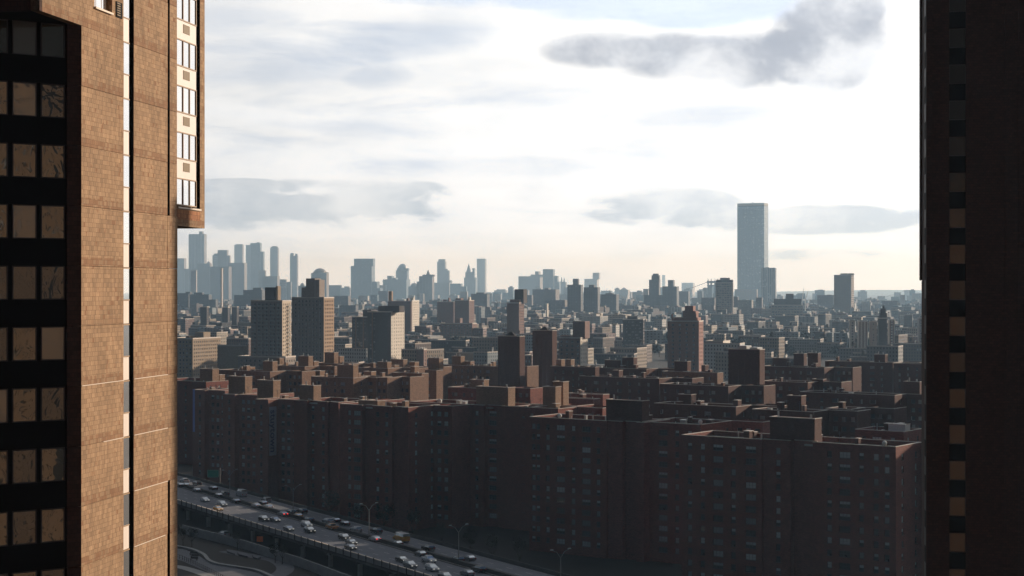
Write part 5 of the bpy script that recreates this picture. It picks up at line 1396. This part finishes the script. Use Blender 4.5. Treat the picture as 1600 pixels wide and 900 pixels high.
# railing along the lower path
fl = [Vector(gp(*q)) for q in ((262,868),(285,875),(305,884),(330,896),(360,912))]
fo = thing('park_railing', 'dark park railing with thin posts along the lower path', 'railing', (*fl[0], G)); o0 = fl[0]
b = MB(); pb = MB()
for i in range(len(fl)-1):
    for zz in (0.5, 1.1): b.tube((*(fl[i]-o0), zz), (*(fl[i+1]-o0), zz), 0.05, 4)
    n = int((fl[i+1]-fl[i]).length/1.6)
    for k in range(n):
        q = fl[i]+(fl[i+1]-fl[i])*k/n-o0; pb.box(q.x-0.06,q.x+0.06,q.y-0.06,q.y+0.06,0,1.2)
b.build('rail', M['frame_dark'], fo); pb.build('posts', M['frame_dark'], fo)
for i, (px, py) in enumerate(((302,868),(304,872),(303,876))):
    X, Y = gp(px, py); o = thing('park_bench', 'dark bench on the pale terrace, %s of three' % ('farthest','middle','nearest')[i], 'bench', (X, Y, G+0.06), R(-20), 'benches on the terrace')
    b = MB(); b.box(-1.1,1.1,-0.25,0.25,0.4,0.48); b.build('seat', M['frame_dark'], o); b = MB(); b.box(-1.1,1.1,0.22,0.28,0.5,0.9); b.build('backrest', M['frame_dark'], o)
    for s in (-0.9, 0.9): b = MB(); b.box(s-0.05,s+0.05,-0.2,0.2,0,0.4); b.build('leg', M['frame_dark'], o)
for i, (px, py) in enumerate(((371,852),(430,872),(441,874),(276,840),(300,847),(286,846))):
    X, Y = gp(px, py+8); tree(X, Y, G, i % 3, 0.45 if i else 0.5, 'small dark sapling in the park %s' % ('above the middle stone slab','at the bend of the pale path','right of the bend of the pale path','next to the tan tower foot','below the left end of the grey wall','low beside the tan tower')[i], 'saplings in the park')
# trees between highway and estate
tr2 = random.Random(12)
for i, (px, w) in enumerate(((560,37),(600,39),(645,40),(690,42),(735,41),(770,38),(812,42),(515,37))):
    a = (px-800)/F; q = N0+WD*w; tt = (q.x-a*q.y)/(a*VD.y-VD.x); p = q+VD*tt
    tree(p.x, p.y, G, i % 3, tr2.uniform(0.6,0.9), 'dark tree between highway and brick slabs, '+['behind the third lamp','above the white roofed bus','right of the yellow bus','left of the right lamp','right of the right lamp','above the lowest cars','at the lower right end of the road','above the orange pickup'][i], 'trees beside the highway')

# ------------------------------------------------------------------ vehicles
def prof_body(L, prof_low, prof_cab, wid, roof_in=0.16):
    """prof_low: (x, z) outline of the lower body, prof_cab: four (x, z) of the glasshouse"""
    def fn():
        b = MB(); w = wid/2; n = len(prof_low)
        def ring(y, k): return [(x, y, z) for x, z in prof_low]
        ch = 0.07
        rings = [(-w+0.0, 1.0), (w, 1.0)]
        i0 = len(b.v)
        lo = prof_low
        cx = sum(p[0] for p in lo)/n; cz = sum(p[1] for p in lo)/n
        inset = [(cx+(x-cx)*0.985, cz+(z-cz)*0.93) for x, z in lo]
        def add(pl, y):
            s_ = len(b.v); b.v += [(x, y, z) for x, z in pl]; return s_
        a = add(inset, -w); c = add(lo, -w+ch); d = add(lo, w-ch); e = add(inset, w)
        for (p, q) in ((a, c), (c, d), (d, e)):
            for k in range(n):
                j = (k+1) % n; b.f.append((p+k, p+j, q+j, q+k)); b.mi.append(0)
        b.f.append(tuple(a+n-1-k for k in range(n))); b.mi.append(0); b.f.append(tuple(e+k for k in range(n))); b.mi.append(0)
        return b
    return fn
def cabin(prof, wid, roof_in=0.17, t=0.05):
    (x0,z0),(x1,z1),(x2,z2),(x3,z3) = prof; w = wid/2-0.06; wr = w-roof_in
    g_ = MB(); g_.v = [(x0,-w,z0),(x0,w,z0),(x3,-w,z3),(x3,w,z3),(x1,-wr,z1),(x1,wr,z1),(x2,-wr,z2),(x2,wr,z2)]
    g_.f = [(0,1,5,4),(2,6,7,3),(0,4,6,2),(1,3,7,5),(4,5,7,6)]; g_.mi = [0]*5
    r = MB(); r.prism([(x1-0.08,-wr-0.05),(x2+0.08,-wr-0.05),(x2+0.08,wr+0.05),(x1-0.08,wr+0.05)], z1, z1+t, 0, [(x1+0.06,-wr+0.06),(x2-0.06,-wr+0.06),(x2-0.06,wr-0.06),(x1+0.06,wr-0.06)])
    xm = (x1+x2)/2; # pillars
    for s in (-1, 1):
        r.face([(x0+0.02, s*(w+0.01), z0),(x0-0.0+0.14, s*(w+0.01), z0),(x1+0.10, s*(wr+0.012), z1),(x1, s*(wr+0.012), z1)])
        r.face([(x3-0.14, s*(w+0.01), z3),(x3, s*(w+0.01), z3),(x2, s*(wr+0.012), z2),(x2-0.10, s*(wr+0.012), z2)])
        r.face([(xm-0.05, s*(w+0.01), z0),(xm+0.05, s*(w+0.01), z0),(xm+0.05, s*(wr+0.012), z1),(xm-0.05, s*(wr+0.012), z1)])
    return g_, r
KIND = {
 # front at +x
 'sedan': (4.7,1.84,[(-2.3,0.35),(-2.35,0.75),(-2.2,0.98),(-1.35,1.03),(0.85,0.98),(1.9,0.86),(2.3,0.68),(2.33,0.35),(1.9,0.24),(-1.9,0.24)],[(-1.75,1.0),(-1.0,1.42),(0.25,1.44),(1.05,0.97)]),
 'suv': (4.8,1.95,[(-2.35,0.42),(-2.4,0.9),(-2.3,1.15),(-1.3,1.18),(0.95,1.14),(2.0,1.06),(2.35,0.85),(2.38,0.42),(1.95,0.30),(-1.95,0.30)],[(-2.25,1.14),(-1.95,1.68),(0.2,1.72),(1.1,1.13)]),
 'van': (5.9,2.1,[(-2.9,0.45),(-2.95,1.6),(-2.85,1.9),(-1.0,1.92),(1.2,1.9),(2.1,1.25),(2.9,1.05),(2.95,0.45),(2.5,0.35),(-2.5,0.35)],[(-2.7,1.88),(-2.6,2.45),(1.0,2.45),(1.9,1.6)]),
 'bus': (6.6,2.3,[(-3.3,0.5),(-3.3,1.5),(-3.25,1.75),(-1.0,1.75),(2.0,1.72),(2.3,1.2),(3.2,1.1),(3.3,0.5),(2.9,0.4),(-2.9,0.4)],[(-3.2,1.72),(-3.1,2.55),(1.9,2.55),(2.1,1.65)]),
 'pickup': (5.4,1.95,[(-2.7,0.5),(-2.75,1.05),(-2.65,1.15),(-0.9,1.15),(1.1,1.14),(2.3,1.08),(2.65,0.85),(2.7,0.5),(2.3,0.36),(-2.3,0.36)],[(-0.9,1.13),(-0.75,1.75),(0.6,1.77),(1.25,1.12)]),
}
def wheel_mesh(r):
    def fn():
        b = MB(); b.tube((0,-0.11,0),(0,0.11,0),r,12); b.tube((0,-0.125,0),(0,0.125,0),r*0.55,8,mi=1); return b.mesh('wheel', [M['tyre'], M['metal_pale']])
    return shared(('wheel', r), fn)
def vehicle(kind, colr, px, py, away, label, brake=False, z=DZ, roofc=None, heading=None):
    Lc, wid, low, cab = KIND[kind]
    zc = z + 0.7; Y = (H-zc)*F/(py-450.0); X = (px-800)/F*Y
    d = VD if away else -VD
    ang = math.atan2(d.y, d.x) + random.uniform(-0.02,0.02)
    o = thing({'sedan':'car','suv':'car','van':'van','bus':'school_bus','pickup':'pickup_truck'}[kind], label, {'sedan':'car','suv':'car','van':'van','bus':'bus','pickup':'truck'}[kind], (X, Y, z+0.01), ang, 'traffic on the elevated highway')
    o.scale = (0.93, 0.93, 0.93)
    paint = M['car_'+colr]
    def body():
        b = prof_body(Lc, low, cab, wid)()
        # wheel arch shadows
        return b.mesh('body', [paint])
    bo = link('body', shared(('body', kind, colr), body), o)
    rc = roofc or colr
    def glass(): return cabin(cab, wid)[0].mesh('windows', M['car_glass'])
    def roof(): return cabin(cab, wid)[1].mesh('roof', M['car_'+rc])
    link('windows', shared(('glass', kind), glass), o); link('roof', shared(('roof', kind, rc), roof), o)
    r = 0.34 if kind == 'sedan' else 0.38 if kind in ('suv','pickup') else 0.45
    for x in (-Lc*0.31, Lc*0.31):
        for y in (-wid/2+0.08, wid/2-0.08): link('wheel', wheel_mesh(r), o, (x, y, r))
    zl = low[0][1]+0.33
    for s in (-1, 1):
        def hl(): b = MB(); b.box(-0.05,0.05,-0.2,0.2,-0.08,0.08); return b.mesh('headlight', M['head'])
        def tl(): b = MB(); b.box(-0.05,0.05,-0.17,0.17,-0.12,0.12); return b.mesh('taillight', M['tail'])
        def tb(): b = MB(); b.box(-0.05,0.05,-0.2,0.2,-0.13,0.13); return b.mesh('taillight', M['tail_on'])
        link('headlight', shared('hl', hl), o, (max(p[0] for p in low)-0.01, s*(wid/2-0.35), zl))
        link('taillight', shared('tb', tb) if brake else shared('tl', tl), o, (min(p[0] for p in low)+0.02, s*(wid/2-0.32), zl+0.12))
    return o
VL = [
 ('sedan','white',320,780,0,'white sedan in the near lanes, farthest left of them'),
 ('suv','white',347,787,0,'white SUV in the near lanes just beside a yellow taxi'),
 ('sedan','yellow',341,794,0,'yellow taxi half hidden beside the white SUV at the left'),
 ('suv','black',412,810,0,'black SUV leading a grey sedan in the near lanes'),
 ('sedan','silver',430,811,0,'grey silver sedan directly right of the black SUV'),
 ('sedan','silver',451,825,0,'silver sedan alone on the near lanes close to the parapet'),
 ('suv','white',479,819,0,'white SUV side by side with a black SUV, left one'),
 ('suv','black',484,828,0,'black and white nosed SUV right below a white SUV'),
 ('suv','white',288,751,1,'white SUV in the far lanes close to the tan tower'),
 ('sedan','black',290,757,1,'black sedan in the far lanes below the first white SUV'),
 ('sedan','dark blue',281,757,1,'dark sedan touching the edge of the tan tower'),
 ('suv','black',308,755,1,'black SUV in the far lanes right of the first white SUV'),
 ('sedan','grey',307,765,1,'grey sedan near the median, second from the tan tower'),
 ('sedan','black',333,762,1,'black sedan in the far lanes under the green sign'),
 ('sedan','black',341,773,1,'black sedan beside the median, left of a dark SUV'),
 ('suv','dark blue',350,771,1,'dark blue SUV just left of the white van'),
 ('van','white',377,772,1,'white van with a black rear window in the far lanes'),
 ('sedan','black',368,782,1,'black sedan below the white van near the median'),
 ('sedan','white',400,789,1,'white sedan by the median, first after the white van'),
 ('sedan','dark blue',411,785,1,'dark sedan between two white cars'),
 ('suv','silver',416,781,1,'silver SUV behind the two white cars, outer lane'),
 ('sedan','white',419,791,1,'white sedan right of the dark sedan by the median'),
 ('sedan','silver',442,802,1,'silver sedan with glowing brake lights by the median', True),
 ('suv','black',455,800,1,'black SUV right of the sedan with glowing brake lights'),
 ('sedan','yellow',465,805,1,'yellow taxi beside the second lamp'),
 ('suv','black',472,798,1,'black SUV in the outer lane above the yellow taxi'),
 ('suv','black',482,812,1,'black SUV by the median right of the yellow taxi'),
 ('suv','white',512,814,1,'white SUV above the orange pickup'),
 ('sedan','black',524,812,1,'black sedan right behind the white SUV above the orange pickup'),
 ('pickup','orange',519,823,1,'orange pickup truck by the median'),
 ('sedan','black',538,817,1,'black sedan in the outer lane right of the orange pickup'),
 ('suv','white',556,827,1,'white SUV with dark rear window left of the third lamp'),
 ('suv','black',588,829,1,'black SUV just right of the third lamp'),
 ('sedan','white',586,841,1,'white sedan with glowing brake lights below the third lamp', True),
 ('bus','yellow',627,842,1,'yellow bus with a white roof in the far lanes'),
 ('sedan','black',620,848,1,'black sedan in front of the yellow bus'),
 ('suv','black',669,856,1,'black SUV in the outer lane right of the yellow bus'),
 ('sedan','grey',657,864,1,'grey sedan by the median right of the yellow bus'),
 ('suv','black',538,839,0,'black SUV heading a group of three near the parapet'),
 ('sedan','grey',549,846,0,'grey sedan in the middle of the group of three'),
 ('sedan','dark blue',548,854,0,'dark blue sedan lowest in the group of three'),
 ('sedan','black',628,873,0,'black sedan left of a silver sedan near the parapet'),
 ('suv','silver',641,882,0,'silver SUV lowest left of the two white ones'),
 ('pickup','white',670,874,0,'white pickup truck above a white SUV near the median'),
 ('suv','white',675,887,0,'white SUV in the near lanes, lowest white one'),
 ('suv','black',714,874,1,'black SUV by the foot of the right lamp'),
 ('sedan','grey',733,871,1,'grey sedan in the outer lane right of the right lamp'),
 ('sedan','silver',730,894,1,'silver sedan at the bottom edge left of a black SUV'),
 ('suv','black',748,889,1,'black SUV at the bottom right end of the traffic'),
 ('suv','dark blue',696,900,0,'dark SUV cut off by the bottom edge'),
]
VR = random.Random(4)
for v in VL:
    vehicle(v[0], v[1], v[2], v[3], v[4], v[5], brake=len(v) > 6, roofc='white' if v[0] == 'bus' else None)
o = vehicle('suv','white',350,834,1,'white SUV parked under the viaduct behind the park wall', z=G+0.05); del o['group']
# look-alikes that differ only in distance say so
by_label = {}
for ob in S.objects:
    if ob.get('label') and ob.get('category'): by_label.setdefault(ob['label'], []).append(ob)
for lab, obs in by_label.items():
    if len(obs) == 2 and len(lab.split()) <= 14:
        obs.sort(key=lambda q: q.location.y); obs[0]['label'] = lab + ', nearer one'; obs[1]['label'] = lab + ', farther one'
bpy.context.view_layer.update()
